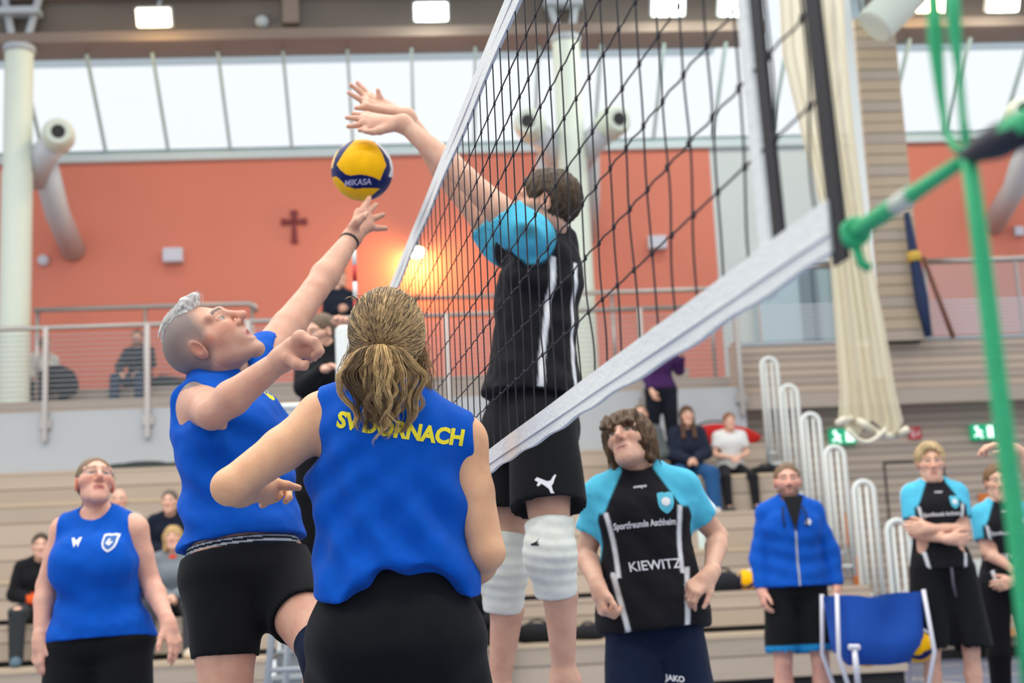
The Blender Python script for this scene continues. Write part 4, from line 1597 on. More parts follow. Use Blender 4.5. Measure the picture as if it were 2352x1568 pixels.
def tee_ops(fig, grow, hem, sleeve=.5, sgrow=.016, loose=0., neck=(.07, .055), nd=.02, hemn=None, flare=.006):
    o = tank_ops(fig, grow, hem, loose=loose)
    for x in 'ab':
        sh, el = fig.J['sh' + x], fig.J['el' + x]
        en = sh + (el - sh) * (sleeve + .12)
        o.append(cone(sh, en, .056 * fig.limb + sgrow, .048 * fig.limb + sgrow + flare, .04))
    o.append(cut(ell(fig.spine(1.1, 0, nd), np.array([fig.l1, fig.d1, fig.w]), np.array([neck[0], neck[0] * 1.25, neck[1]])), .006))
    for x in 'ab':
        sh, el = fig.J['sh' + x], fig.J['el' + x]
        d = nrm(el - sh)
        c = sh + (el - sh) * sleeve
        # cut the sleeve end only near the arm
        o.append(cut(cone(c + d * .085, c + d * .16, .085, .085), .004))
    o.append(plane(-(hemn if hemn is not None else fig.w), fig.spine(hem), .004))
    return o


def shorts_ops(fig, grow, top, ends, flare=.0, leg_r=(.09, .08), k=.05, topn=None, gap=.03):
    """ends: fraction of the thigh covered for legs a and b"""
    sec = [list(r) for r in fig.sec if r[0] < top + .2]
    o = [fig.torso(grow, .03, sec)]
    for x in 'ab':
        sg = -1 if x == 'a' else 1
        hp_, kn = fig.J['hip' + x], fig.J['kn' + x]
        e_ = ends[0 if x == 'a' else 1]
        en = hp_ + (kn - hp_) * (e_ + .1)
        o.append(cone(hp_, en, leg_r[0] * fig.limb + grow, leg_r[1] * fig.limb + grow + flare, k))
        o.append(ell(fig.spine(-.02, 0, -.05) + fig.l0 * sg * .075 * fig.sw, np.array([fig.l0, fig.d0, fig.w]), np.array([.085, .082, .1]) * fig.limb + grow, .035))
    if flare > 0:
        o.append(cut(cone(fig.spine(-.27, 0, .0), (fig.J['kna'] + fig.J['knb']) / 2 - fig.w * .0, .004, gap), .012))
        o.append(cut(cone(fig.spine(-.27, 0, .1), (fig.J['kna'] + fig.J['knb']) / 2 + fig.d0 * .1, .004, gap), .012))
        o.append(cut(cone(fig.spine(-.27, 0, -.1), (fig.J['kna'] + fig.J['knb']) / 2 - fig.d0 * .1, .004, gap), .012))
    for x in 'ab':
        hp_, kn = fig.J['hip' + x], fig.J['kn' + x]
        d = nrm(kn - hp_)
        c = hp_ + (kn - hp_) * ends[0 if x == 'a' else 1]
        R = leg_r[1] * fig.limb + grow + flare + .03
        o.append(cut(cone(c + d * (R + .0), c + d * (R + .15), R, R), .004))
    o.append(plane(topn if topn is not None else fig.w, fig.spine(top), .004))
    return o


def trouser_ops(fig, grow, top, r=(.092, .066, .05)):
    sec = [list(q) for q in fig.sec if q[0] < top + .2]
    o = [fig.torso(grow, .03, sec)]
    for x in 'ab':
        sg = -1 if x == 'a' else 1
        hp_, kn, an = fig.J['hip' + x], fig.J['kn' + x], fig.J['an' + x]
        o += [cone(hp_, kn, r[0] * fig.limb + grow, r[1] * fig.limb + grow, .05), cone(kn, an + (an - kn) * .04, r[1] * fig.limb + grow, r[2] * fig.limb + grow, .02)]
        o.append(ell(fig.spine(-.02, 0, -.05) + fig.l0 * sg * .075 * fig.sw, np.array([fig.l0, fig.d0, fig.w]), np.array([.085, .082, .1]) * fig.limb + grow, .035))
    o.append(plane(fig.w, fig.spine(top), .004))
    return o


def jacket_ops(fig, grow, hem, loose=0., cuff=.96, sgrow=.02, neck=(.062, .05), nd=.03):
    o = tank_ops(fig, grow, hem, loose=loose)
    for x in 'ab':
        sh, el, wr = fig.J['sh' + x], fig.J['el' + x], fig.J['wr' + x]
        o += [cone(sh, el, .056 * fig.limb + sgrow, .046 * fig.limb + sgrow, .016), cone(el, el + (wr - el) * cuff, .046 * fig.limb + sgrow, .034 * fig.limb + sgrow * .8, .02)]
    o.append(cut(ell(fig.spine(1.1, 0, nd), np.array([fig.l1, fig.d1, fig.w]), np.array([neck[0], neck[0] * 1.3, neck[1]])), .006))
    o.append(plane(-fig.w, fig.spine(hem), .004))
    return o


def hair_cap(fig, parent, color, thick=.012, h=.004, front=.05, low=-.04, side=.066, amp=.003, freq=160, seed=3, extra=(), facecut=(.072, .08, .1), fc=(0, .112, -.008), streak=.35, name='hair', neck=False):
    """hair mass over the skull with combed ridges"""
    H, R, q = fig.H, fig.hf, fig.hsc
    o = [ell(H(0, -.02, .034), R, (np.array([.074, .096, .088]) + thick) * q, .02)]
    o += list(extra)
    o.append(cut(ell(H(*fc), R, np.array(facecut) * q), .01))
    for g in (-1, 1):
        o.append(cut(ell(H(g * .085, .0, -.012), R, np.array([.03, .03, .045]) * q), .008)) if side else None
    if low is not None:
        o.append(plane(-R[2] + R[1] * .25, H(0, -.06, low), .008))
    V, Q = grow_skin(o, h)
    V = relax(V, Q, 2, .5)
    N = normals(V, Q)
    l = fig.hl(V)
    ang = np.arctan2(l[:, 0], l[:, 1] + .02)
    th = np.arctan2(np.hypot(l[:, 0], l[:, 1]), l[:, 2])
    w1 = np.sin(ang * freq * .16 + 2.5 * np.sin(th * 5 + ang * 3)) * .6 + .4 * np.sin(ang * freq * .41 + 4 * np.sin(th * 3 + seed))
    V = V + N * (amp * w1 + amp * .8 * wave(l, seed, 90))[:, None]
    c = np.array(color)[None] * (1 + streak * w1 * .6 + streak * .5 * wave(l, seed + 1, 60))[:, None]
    return obj(name, V, Q, M_HAIR, parent, True, np.clip(c, 0, 1))
# ------------------------------------------------------------------ people
def hand_pts(wr, fingers, thumb, d0, sc=1., rk=.0098, palm=.0135):
    """hand from joint points: each finger a list of (px, py, depth offset) from knuckle to tip"""
    o = [cone(wr, wr, .026 * sc, .026 * sc, .01)]
    kn = []
    for fg in fingers:
        pts = [P(x, y, d0 + dz) for x, y, dz in fg]
        kn.append(pts[0])
        o.append(cone(wr, pts[0], .0185 * sc, palm * sc, .016))
        n = len(pts)
        for i in range(n - 1):
            t0, t1 = i / (n - 1), (i + 1) / (n - 1)
            o.append(cone(pts[i], pts[i + 1], rk * sc * (1.08 - .3 * t0), rk * sc * (1.08 - .3 * t1), .004))
    for i in range(len(kn) - 1):
        o.append(cone(kn[i], kn[i + 1], palm * sc * .95, palm * sc * .95, .01))
    pts = [P(x, y, d0 + dz) for x, y, dz in thumb]
    for i in range(len(pts) - 1):
        o.append(cone(pts[i], pts[i + 1], (.0165 - .003 * i) * sc, (.0135 - .003 * i) * sc, .012 if i == 0 else .005))
    return o


BLUE = srgb(0, 84, 190)
BLACK = srgb(20, 21, 25)
NAVY = srgb(16, 28, 54)
CYAN = srgb(84, 188, 220)
WHITE = srgb(226, 228, 232)
m_yprint = mat('yellow_print', srgb(240, 222, 44), .7)
m_wprint = mat('white_print', srgb(222, 222, 228), .7)
m_cprint = mat('cyan_print', srgb(80, 180, 205), .7)
m_bprint = mat('blue_print', srgb(40, 96, 170), .7)
m_kprint = mat('dark_print', srgb(22, 28, 30), .7)
SHIELD = [(-.5, .62), (-.2, .68), (0, .62), (.2, .68), (.5, .62), (.5, -.05), (.4, -.38), (.2, -.6), (0, -.72), (-.2, -.6), (-.4, -.38), (-.5, -.05)]


def fan(pts, sc=1., off=(0, 0)):
    p = np.array(pts, float) * sc + np.array(off)
    return np.vstack([p, p.mean(0)]), [(i, (i + 1) % len(p), len(p)) for i in range(len(p))]


def crest(o, X, Y, target, parent, size, outer, inner, lift=.0016, maxlen=.012):
    v, f = fan(SHIELD, size)
    decal('crest', v, f, o, X, Y, target, outer, parent, lift, maxlen)
    v, f = fan(SHIELD, size * .76)
    decal('crest_field', v, f, o, X, Y, target, inner, parent, lift + .0008, maxlen)
    v, f = fan([(-.3, -.1), (.05, -.3), (.3, .05), (.12, .1), (.02, -.08), (-.2, .02), (.1, .3), (-.1, .34)], size * .8)
    decal('crest_emblem', v, f, o, X, Y, target, m_wprint, parent, lift + .0016, maxlen)


# ---- woman in the foreground, seen from behind ---------------------------------------------
D = 3.15
J = dict(hipa=P(812, 1478, D), hipb=P(1006, 1480, D), neck=P(886, 908, D - .02), sha=P(742, 965, D - .01), shb=P(1058, 1018, D + .01),
         ela=P(528, 1118, D - .12), wra=P(606, 1124, D + .115), elb=P(1118, 1268, D - .02), wrb=P(1045, 1362, D + .16))
for x, sx in (('a', -1), ('b', 1)):
    J['kn' + x] = J['hip' + x] + vec(sx * .045, .13, -.385)
    J['an' + x] = J['kn' + x] + vec(sx * .02, -.12, -.36)
fw_ = Fig(J, (0, 1, 0), 'f', 1.0, 1.0, 1.1)
fw_.set_head(P(888, 795, D - .05), (-.18, 1, .12), (0, -.1, 1), .93)
WS = srgb(228, 178, 138)
fw_.hand_ops = [('a', hand_pts(J['wra'], [[(638, 1118, .16), (662, 1128, .17), (664, 1142, .15), (656, 1151, .14)], [(630, 1126, .16), (642, 1138, .15), (634, 1147, .14)], [(618, 1134, .16), (624, 1148, .145), (616, 1152, .14)], [(604, 1140, .16), (606, 1156, .15), (602, 1160, .14)]],
                               [(612, 1112, .11), (632, 1110, .12), (660, 1115, .12), (686, 1120, .125)], D, 1.0, .0095)),
                ('b', hand_ops(J['wrb'], (-.7, .6, .1), (0, .5, -.8), (0, 0, 1), (35, 35, 35, 35), 4))]
e_w, body = make_person('woman in the foreground seen from behind, wavy dark blonde ponytail and blue sleeveless shirt', fw_, WS, .0055, .0028, .004, toes=(0, 1, 0))
# moles on the arm
sec = [(.02, .168, .128, .008, -.01), (.12, .178, .145, .006, -.012), (.25, .176, .140, .004, -.01), (.38, .166, .122, .004, 0), (.5, .160, .114, 0, 0), (.65, .160, .112, 0, .0), (.8, .158, .105, 0, -.004), (.92, .138, .086, 0, -.012), (1.0, .075, .062, 0, -.014), (1.05, .05, .05, 0, -.014)]
ops = [fw_.torso(.006, .03, sec)]
for x in 'ab':
    ops.append(cone(fw_.spine(.9, 0, -.012), J['sh' + x], .074, .066, .04))
    ops.append(cone(fw_.spine(1.0, 0, -.015), J['sh' + x] + fw_.w * .012, .058, .052, .035))
    # cloth standing off at the armhole
    sg = -1 if x == 'a' else 1
    ops.append(cone(fw_.spine(.74, sg * .13, .02), fw_.spine(.62, sg * .158, .03), .032, .022, .05))
for x, q1, q2, q3 in (('a', (670, 850), (668, 1045), (668, 1066)), ('b', (1142, 880), (1156, 1090), (1152, 1140))):
    for dz in (-.09, -.04, .01, .06, .11):
        ops.append(cut(cone(P(*q1, D + dz), P(*q2, D + dz), .060, .060), .006))
    ops.append(cut(cone(P(*q2, D - .05), P(*q3, D + .1), .058, .056), .006))
ops.append(cut(ell(fw_.spine(1.1, 0, .03), np.array([fw_.l1, fw_.d1, fw_.w]), np.array([.07, .085, .05])), .006))
ops.append(plane(-UP + RT * .0, P(880, 1362, D), .005))
ops.append(cut(ell(P(945, 1420, D - .16), np.array([RT, FW, UP]), np.array([.15, .13, .106])), .02))
shirt_w = cloth('shirt', ops, .0048, BLUE, e_w, [ruffle(.0016, 48, 6), ruffle(.0022, 22, 5), crease(P(880, 1200, D), RT * .9 + UP * .45, UP, .22, .010, 11., 1), crease(P(800, 1120, D), RT * .7 - UP * .7, UP, .16, .0075, 13., 2),
                                               crease(P(1000, 1230, D), RT * .55 + UP * .83, RT, .14, .012, 10., .5), crease(P(760, 1290, D), RT * .97 - UP * .2, UP, .12, .008, 14., 3)])
# rolled hem
sh_ops = shorts_ops(fw_, .006, .30, (.8, .8), .012, (.084, .086), .05)
shorts_w = cloth('shorts', sh_ops, .007, srgb(17, 18, 23), e_w, [ruffle(.003, 14, 9), crease(P(900, 1480, D), RT, UP, .3, .004, 9., 1)])
v2, f = text_polys('SV DORNACH', .056, .0026)
decal('lettering', v2 * np.array([.76, .82]), f, P(916, 1003, D - .12), RT - UP * .16, UP + RT * .16, shirt_w, m_yprint, shirt_w, .0016, .008)

# hair: smooth cap drawn to the tie, then loose waves
TIE = P(874, 792, D - .158)
HC = srgb(146, 112, 72)
cap = hair_cap(fw_, e_w, srgb(118, 90, 58), .012, .0045, low=-.075, side=None, amp=.0012, freq=200, seed=4, facecut=(.075, .09, .12), fc=(0, .11, -.03), streak=.3)


def strands(name, curves, radii, cols, parent, sides=4):
    """many hair locks as thin tapered tubes in one mesh"""
    V, F, C, n = [], [], [], 0
    for pts, r, c in zip(curves, radii, cols):
        pts = np.asarray(pts)
        N = len(pts)
        T = np.gradient(pts, axis=0)
        T /= np.linalg.norm(T, axis=1)[:, None] + 1e-12
        X = np.cross(T, np.array([.3, .9, .2]))
        X /= np.linalg.norm(X, axis=1)[:, None] + 1e-9
        Y = np.cross(T, X)
        t = np.linspace(0, 1, N)
        rr = r * np.clip(np.minimum(1, (1 - t) * 3 + .12), 0, 1)
        th = np.arange(sides) * 2 * math.pi / sides
        v = pts[:, None, :] + rr[:, None, None] * (np.cos(th)[None, :, None] * X[:, None, :] + np.sin(th)[None, :, None] * Y[:, None, :])
        V.append(v.reshape(-1, 3))
        C.append(np.repeat(np.clip(np.array(c)[None] * (1 + .25 * t[:, None]), 0, 1), sides, 0))
        for i in range(N - 1):
            for j in range(sides):
                k = (j + 1) % sides
                F.append((n + i * sides + j, n + i * sides + k, n + (i + 1) * sides + k, n + (i + 1) * sides + j))
        n += N * sides
    o = obj(name, np.concatenate(V), F, M_HAIR, parent, True, np.concatenate(C))
    o['kind'] = 'stuff'
    return o


def hair_tone(a, b):
    t = RNG.random()
    return tuple(np.array(a) * (1 - t) + np.array(b) * t)


DK, LT = np.array(srgb(72, 52, 34)), np.array(srgb(212, 176, 122))
R_ = fw_.hf
cur, rad, cc = [], [], []
# scalp strands: from around the hairline over the skull to the tie
for i in range(1900):
    a = RNG.uniform(-math.pi, math.pi)
    th = math.acos(RNG.uniform(-.78, 1))
    dl = np.array([math.sin(th) * math.sin(a), -math.sin(th) * math.cos(a), math.cos(th)])
    if dl[1] > .55:
        continue
    p0 = np.array([0, -.02, .034]) + dl * (np.array([.074, .096, .088]) + .0135)
    tie = (fw_.hl(TIE[None])[0]) + np.array([RNG.normal(0, .006), .004, RNG.normal(0, .007)])
    pts = []
    for t in np.linspace(0, 1, 14):
        q = p0 * (1 - t) + tie * t
        # push back out to the skull
        c = np.array([0, -.02, .034])
        rr = (np.array([.074, .096, .088]) + .0135 + .004 * math.sin(t * 3.14) + RNG.normal(0, .0006))
        dd = (q - c) / rr
        ln = np.linalg.norm(dd)
        m_ = max(1., 1 / max(ln, .05)) if t < .86 else 1.
        q2 = c + (q - c) * (m_ if ln < 1 else 1)
        pts.append(fw_.hc + (q2 * fw_.hsc) @ R_)
    cur.append(pts)
    rad.append(RNG.uniform(.0005, .0012))
    sk = np.clip(.42 + .34 * math.sin(a * 11 + 2 * math.sin(a * 5)) + .22 * math.sin(a * 29) + RNG.normal(0, .2), 0, 1.1)
    cc.append(tuple(DK * (1 - sk) + LT * sk))
strands('hair_strands', cur, rad, cc, cap)
# ponytail
cur, rad, cc = [], [], []
for lk in range(84):
    side = float(np.clip(RNG.normal(0, .45), -1, 1))
    L0 = RNG.uniform(.8, 1.1) if RNG.random() < .76 else RNG.uniform(.34, .62)
    ph, ph2, fq = RNG.uniform(0, 6.3), RNG.uniform(0, 6.3), RNG.uniform(12, 19)
    am, dep = RNG.uniform(.003, .010), RNG.uniform(-.034, .004)
    base = hair_tone(DK, LT) if RNG.random() < .6 else tuple(LT * RNG.uniform(1.0, 1.35))
    wid = RNG.uniform(.0025, .006)
    for j in range(16):
        jx, jy, jl = RNG.normal(0, 1), RNG.normal(0, 1), RNG.uniform(.86, 1.0)
        pts = []
        for t in np.linspace(0, 1, 24):
            tt = t * L0 * jl
            grow_ = min(1, tt / .30) ** .75
            taper = 1 - .54 * min(1, max(0, (tt - .36) / .5))
            x = side * (.078 * grow_ * taper + .012) + .010 * tt
            z = -.198 * tt + .010 * math.sin(min(1, tt * 5) * math.pi) - .010 * abs(side) * grow_
            y = -.003 - .026 * math.sin(min(1, tt * 1.4) * math.pi) + .032 * abs(side) ** 1.5 * grow_ + dep * min(1, tt * 4)
            wv = am * (.2 + tt * 1.7) * math.sin(tt * fq + ph)
            wv2 = am * (.2 + tt) * math.sin(tt * fq * .8 + ph2)
            s_ = wid * min(1, tt * 6 + .25) * (1 - .55 * t)
            pts.append(TIE + RT * (x + wv + jx * s_) + vec(0, 1, 0) * (y + wv2 + jy * s_) + UP * z)
        cur.append(pts)
        rad.append(RNG.uniform(.0005, .0011))
        cc.append(tuple(np.array(base) * RNG.uniform(.78, 1.2)))
pony = strands('ponytail', cur, rad, cc, e_w)
# loose wisps at the sides of the head and neck
cur, rad, cc = [], [], []
for i in range(230):
    s = -1 if RNG.random() < .45 else 1
    st = fw_.H(s * RNG.uniform(.066, .082), RNG.uniform(-.03, .02), RNG.uniform(-.06, .03))
    ln = RNG.uniform(.05, .17)
    ph, am = RNG.uniform(0, 6.3), RNG.uniform(.003, .012)
    dr = RNG.normal(0, .3)
    pts = [st + RT * (s * (.012 * math.sin(t * 2.5) + .010 * t) + am * t * math.sin(t * 9 + ph) + dr * .03 * t) - UP * ln * t + vec(0, -.02 * t, 0) for t in np.linspace(0, 1, 14)]
    cur.append(pts)
    rad.append(RNG.uniform(.0004, .0008))
    cc.append(hair_tone(DK * 1.2, LT))
for i in range(70):   # frizz over the crown
    a = RNG.uniform(0, 6.3)
    st = fw_.H(.07 * math.cos(a), -.03 + .05 * math.sin(a), .1)
    pts = [st + RT * .022 * t * math.cos(a) + UP * .011 * math.sin(t * 2.9) + vec(0, -.03 * t, 0) for t in np.linspace(0, 1, 9)]
    cur.append(pts)
    rad.append(.0004)
    cc.append(hair_tone(DK * 1.2, LT))
strands('loose_wisps', cur, rad, cc, e_w)
tt = np.linspace(0, 2 * math.pi, 20)
MB().tube([TIE + RT * .016 * math.cos(t) + UP * .012 * math.sin(t) + vec(0, -.004, 0) for t in tt], .0032, 8).build('hair_tie', mat('hair_tie', srgb(110, 80, 54), .7), e_w, True)

# ---- man reaching for the ball ---------------------------------------------------------------
D = 3.85
J = dict(hipa=P(512, 1328, D - .06), hipb=P(632, 1312, D + .08), neck=P(512, 872, D + .06), sha=P(468, 925, D - .02), shb=P(610, 822, D + .25),
         ela=P(486, 950, D - .27), wra=P(652, 822, D - .30), elb=P(722, 668, D + .43), wrb=P(808, 546, D + .60))
J['kna'] = P(522, 1690, D - .10)
J['ana'] = J['kna'] + vec(-.06, .12, -.40)
J['knb'] = P(748, 1505, D - .22)
J['anb'] = J['knb'] + vec(-.02, .22, -.34)
fm = Fig(J, (.8, -.6, 0), 'm', .98, 1.02, 1.02)
fm.set_head(P(481, 790, D), RT * .63 + UP * .77 - FW * .12, RT * -.78 + UP * .63, 1.0)
MSK = srgb(214, 166, 142)
fm.hand_ops = [('a', hand_pts(J['wra'], [[(690, 776, -.34), (722, 785, -.36), (735, 806, -.36), (722, 816, -.34)], [(696, 782, -.31), (728, 795, -.32), (730, 812, -.31), (716, 815, -.3)], [(698, 792, -.28), (722, 806, -.28), (720, 820, -.28), (708, 818, -.27)], [(696, 804, -.25), (714, 816, -.25), (710, 826, -.25)]],
                               [(664, 822, -.33), (682, 836, -.34), (698, 840, -.345), (704, 834, -.345)], D, 1.12, .0112, .017) + [cone(P(676, 800, D - .31), P(706, 804, D - .31), .03, .02, .012)]),
               ('b', hand_pts(J['wrb'], [[(826, 490, .64), (838, 473, .68), (845, 462, .715), (848, 455, .735)], [(838, 494, .66), (852, 480, .70), (863, 470, .73)], [(845, 506, .66), (862, 500, .68), (880, 493, .69)], [(847, 520, .65), (866, 524, .66), (886, 524, .66)]],
                               [(812, 520, .58), (822, 508, .56), (834, 498, .56), (842, 490, .57)], D, 1.05, .0105, .016))]
GREY = srgb(150, 146, 142)
sc_f = lambda x, y, z: np.clip((.055 - y - .5 * np.clip(.03 - z, 0, .1) + .25 * np.clip(z - .06, 0, .1)) / .03, 0, 1) * np.clip((z + .055 + .35 * np.clip(-y, 0, .1)) / .02, 0, 1) * (1 - np.exp(-(((np.abs(x) - .08) / .016) ** 2 + ((y + .01) / .028) ** 2 + ((z) / .036) ** 2)))
e_m, body = make_person('grey haired man in a blue sleeveless shirt stretching one arm up to the ball', fm, MSK, .0065, .0032, .003,
                       head_kw=dict(mouth=1.0, nose=1.15, brow=1.05, jaw=1.05), col_kw=dict(scalp=(sc_f, srgb(116, 114, 114), .85), stub=(srgb(150, 126, 114), .4), brows=srgb(56, 46, 42), flush=.55), toes={'a': (.5, 0, -.85), 'b': (.4, .2, -.8)})
# silver strip of longer hair on top, mohawk like
H = fm.H
ops = [ell(H(0, -.012, .044), fm.hf, np.array([.045, .098, .088]), .02), cone(H(0, .045, .118), H(0, .078, .112), .02, .010, .02), cut(ell(H(0, -.02, .03), fm.hf, np.array([.2, .3, .06])), .01),
       plane(-fm.hf[1], H(0, -.085, 0), .02)]
V, Q = grow_skin(ops, .003)
N = normals(V, Q)
l = fm.hl(V)
cc_ = np.array(srgb(226, 224, 220))[None] * (1 + .22 * np.sin(l[:, 0] * 700 + 3 * np.sin(l[:, 1] * 80)))[:, None]
V = V + N * (.0016 * np.sin(l[:, 0] * 600 + 3 * np.sin(l[:, 1] * 60)))[:, None]
hair_m = obj('hair', V, Q, M_HAIR, e_m, True, np.clip(cc_, 0, 1))
cur, rad, cc = [], [], []
for i in range(500):
    x0, y0 = RNG.uniform(-.036, .036), RNG.uniform(-.07, .07)
    z0 = .034 + .1 * math.sqrt(max(0, 1 - (x0 / .086) ** 2 - ((y0 + .018) / .112) ** 2))
    fw2 = max(0, (y0 - .02) / .05)
    ln = RNG.uniform(.005, .010) + .012 * min(fw2, 1)
    pts = [H(x0 * (1 - .3 * t) + RNG.normal(0, .0006), y0 + .012 * t + .015 * fw2 * t, z0 + ln * t) for t in np.linspace(0, 1, 5)]
    cur.append(pts)
    rad.append(.0007)
    cc.append(tuple(np.array(srgb(236, 234, 230)) * RNG.uniform(.7, 1.1)))
strands('hair_strands', cur, rad, cc, hair_m)
ops = tank_ops(fm, .019, .155, loose=.03) + tank_cuts(fm, .155, .138, (.066, .05), None, .03)
shirt_m = cloth('shirt', ops, .0062, BLUE, e_m, [ruffle(.0026, 46, 7), ruffle(.003, 16, 2), crease(P(560, 1040, D), RT * .45 + UP * .9, RT, .24, .011, 9., 1), crease(P(520, 1180, D), RT * .2 + UP, RT, .2, .009, 10., 2), crease(P(600, 950, D), RT * .8 - UP * .5, UP, .2, .011, 8., .6)])
cloth('shorts', shorts_ops(fm, .009, .118, (.43, .5), 0, (.09, .076)), .0075, srgb(17, 18, 22), e_m, [ruffle(.002, 18, 3)])
# striped elastic waistband
wb_ = loft(fm.pel, fm.w, fm.L, fm.l0, fm.l1, fm.d0, fm.d1, fm.sec, .0085, .03, fm.sw, fm.sd)
cloth('waistband', [wb_, plane(fm.w, fm.spine(.158), .003), plane(-fm.w, fm.spine(.07), .003)], .0032, lambda V: np.where((np.minimum(np.abs(fm.local(V)[2] - .127), np.abs(fm.local(V)[2] - .148)) < .0042)[:, None], np.array(srgb(196, 202, 210)), np.array(srgb(18, 26, 36))), e_m)
# wrist band, ring
wr, el = J['wrb'], J['elb']
dv = nrm(el - wr)
o_ = MB().lathe(wr + dv * .004, dv, [(0, .028), (.0, .0315), (.022, .033), (.022, .029)], 24)
o_.build('wristband', mat('black_rubber', srgb(24, 26, 30), .5), e_m, True)
MB().lathe(P(849, 505, D + .665), P(862, 500, D + .68) - P(845, 506, D + .66), [(-.003, .0105), (-.003, .0122), (.003, .0122), (.003, .0105)], 16).build('ring', mat('gold', srgb(212, 160, 70), .25, metal=1), e_m, True)
nl = P(905, 800, D)
Xc = nrm(nrm(fm.l1) * .9 + RT * .3)
crest(P(622, 880, D + .08), nrm(RT + FW * .35), UP + RT * .05, shirt_m, shirt_m, .062, m_yprint, m_bprint)
v, f = fan([(-.5, .5), (-.2, .5), (0, .1), (.2, .5), (.5, .5), (.15, -.5), (0, -.2), (-.15, -.5)], .032)
decal('logo', v, f, P(569, 902, D - .2), nrm(RT + FW * .3), UP + RT * .3, shirt_m, m_wprint, shirt_m)
# dark knee pad on the lifted knee
ops = [cone(J['knb'] + (J['hipb'] - J['knb']) * .22, J['knb'], .062, .062, .02), cone(J['knb'], J['knb'] + (J['anb'] - J['knb']) * .2, .062, .058, .02)]
cloth('knee_pad', ops, .006, NAVY, e_m)

# ---- blocker behind the net -----------------------------------------------------------------
D = 4.6
J = dict(hipa=P(1178, 985, D + .22), hipb=P(1246, 985, D - .02), neck=P(1252, 560, D + .12), sha=P(1160, 560, D + .28), shb=P(1212, 545, D - .06),
         ela=P(1048, 432, D + .27), wra=P(934, 268, D + .2), elb=P(1068, 408, D - .05), wrb=P(926, 284, D + .0),
         kna=P(1160, 1310, D + .16), ana=P(1146, 1590, D + .22), knb=P(1268, 1270, D - .12), anb=P(1296, 1555, D - .02))
fb = Fig(J, (-1, -.1, 0), 'm', .98, 1.0, .98)
fb.set_head(P(1250, 476, D + .02), (-1, .08, .10), (.12, 0, 1), .97)
BSK = srgb(216, 172, 148)
fb.hand_ops = [('a', hand_pts(J['wra'], [[(850, 222, .2), (834, 204, .2), (821, 190, .2)], [(842, 225, .17), (824, 208, .16), (806, 195, .15)], [(838, 234, .14), (820, 224, .12), (801, 213, .11)], [(840, 245, .11), (830, 247, .10), (818, 248, .09)]],
                               [(898, 248, .2), (878, 236, .18), (872, 224, .17), (868, 207, .16)], D, 1.05, .0098)),
               ('b', hand_pts(J['wrb'], [[(842, 266, .0), (827, 264, .0), (812, 261, .0)], [(837, 274, -.02), (818, 272, -.03), (797, 270, -.03)], [(836, 284, -.03), (818, 288, -.04), (800, 290, -.05)], [(846, 294, -.03), (836, 297, -.05), (826, 299, -.06)]],
                               [(896, 292, -.02), (872, 300, -.04), (856, 303, -.05), (838, 302, -.06)], D, 1.05, .0098))]
e_b, body = make_person('jumping blocker in a black and cyan shirt reaching both hands over the net', fb, BSK, .0075, .0036, .0036, head_kw=dict(nose=1.), col_kw=dict(flush=.35, brows=srgb(70, 48, 32)), toes={'a': (-.5, -.1, -.8), 'b': (-.5, -.1, -.8)})
hair_cap(fb, e_b, srgb(76, 58, 40), .016, .004, low=-.06, amp=.004, seed=8, facecut=(.085, .09, .11), fc=(0, .115, -.012))


def aschheim(fig, tmin=.74):
    """black shirt, cyan raglan sleeves, white piping"""
    def fn(V):
        x, y, t = fig.local(V)
        ax_ = np.abs(x)
        c = np.tile(np.array(srgb(26, 26, 31)), (len(V), 1))
        sf = lambda d_, w_=.008: np.clip(.5 + d_ / w_, 0, 1)

        def put(m_, col):
            c[:] = c * (1 - m_[:, None]) + np.array(col) * m_[:, None]
        rag = sf(ax_ - (.062 + .30 * np.clip(1.02 - t, 0, 1)) * fig.sw) * sf((t - tmin) * fig.L)
        arm = np.zeros(len(V))
        for s in 'ab':
            a, b = fig.J['sh' + s], fig.J['el' + s]
            d = b - a
            ln = math.sqrt(d @ d)
            u = np.clip((V - a) @ d / (d @ d), 0, 1)
            dd = np.linalg.norm(V - a - u[:, None] * d, axis=1)
            out = np.maximum(np.maximum(sf(ax_ - .166 * fig.sw), sf((t - (1.0 if tmin < 1 else .87)) * fig.L)), sf(y - .17))
            arm = np.maximum(arm, sf((u - (.04 if tmin < 1 else -.1)) * ln) * sf((.1 if tmin < 1 else .092) - dd) * out)
        cy = np.maximum(rag, arm)
        put(cy, CYAN)
        put(cy * sf(.010 - np.abs(y + .004), .006), WHITE)           # piping over the shoulder
        dn = np.clip(.78 - t, 0, 1)
        if tmin > 1:
            sd_ = (1 - cy) * (t < .86) * (t > .17) * (ax_ > .05)
            put(sd_ * np.maximum(sf(.009 - np.abs(y - .012 - .05 * dn), .006), sf(.008 - np.abs(y + .07 + .03 * dn), .006)), WHITE)
        else:
            lo = (1 - cy) * (t < .74) * (y > 0)
            xs = (.142 - .022 * np.sin(np.clip(t, 0, .75) * 4.2)) * fig.sw
            xs2 = (.118 + .08 * (t - .05)) * fig.sw
            put(lo * (t > .3) * sf(.008 - np.abs(ax_ - xs), .006), WHITE)
            put(lo * (t <= .34) * sf(.009 - np.abs(ax_ - xs2), .006), WHITE)
        return c
    return fn


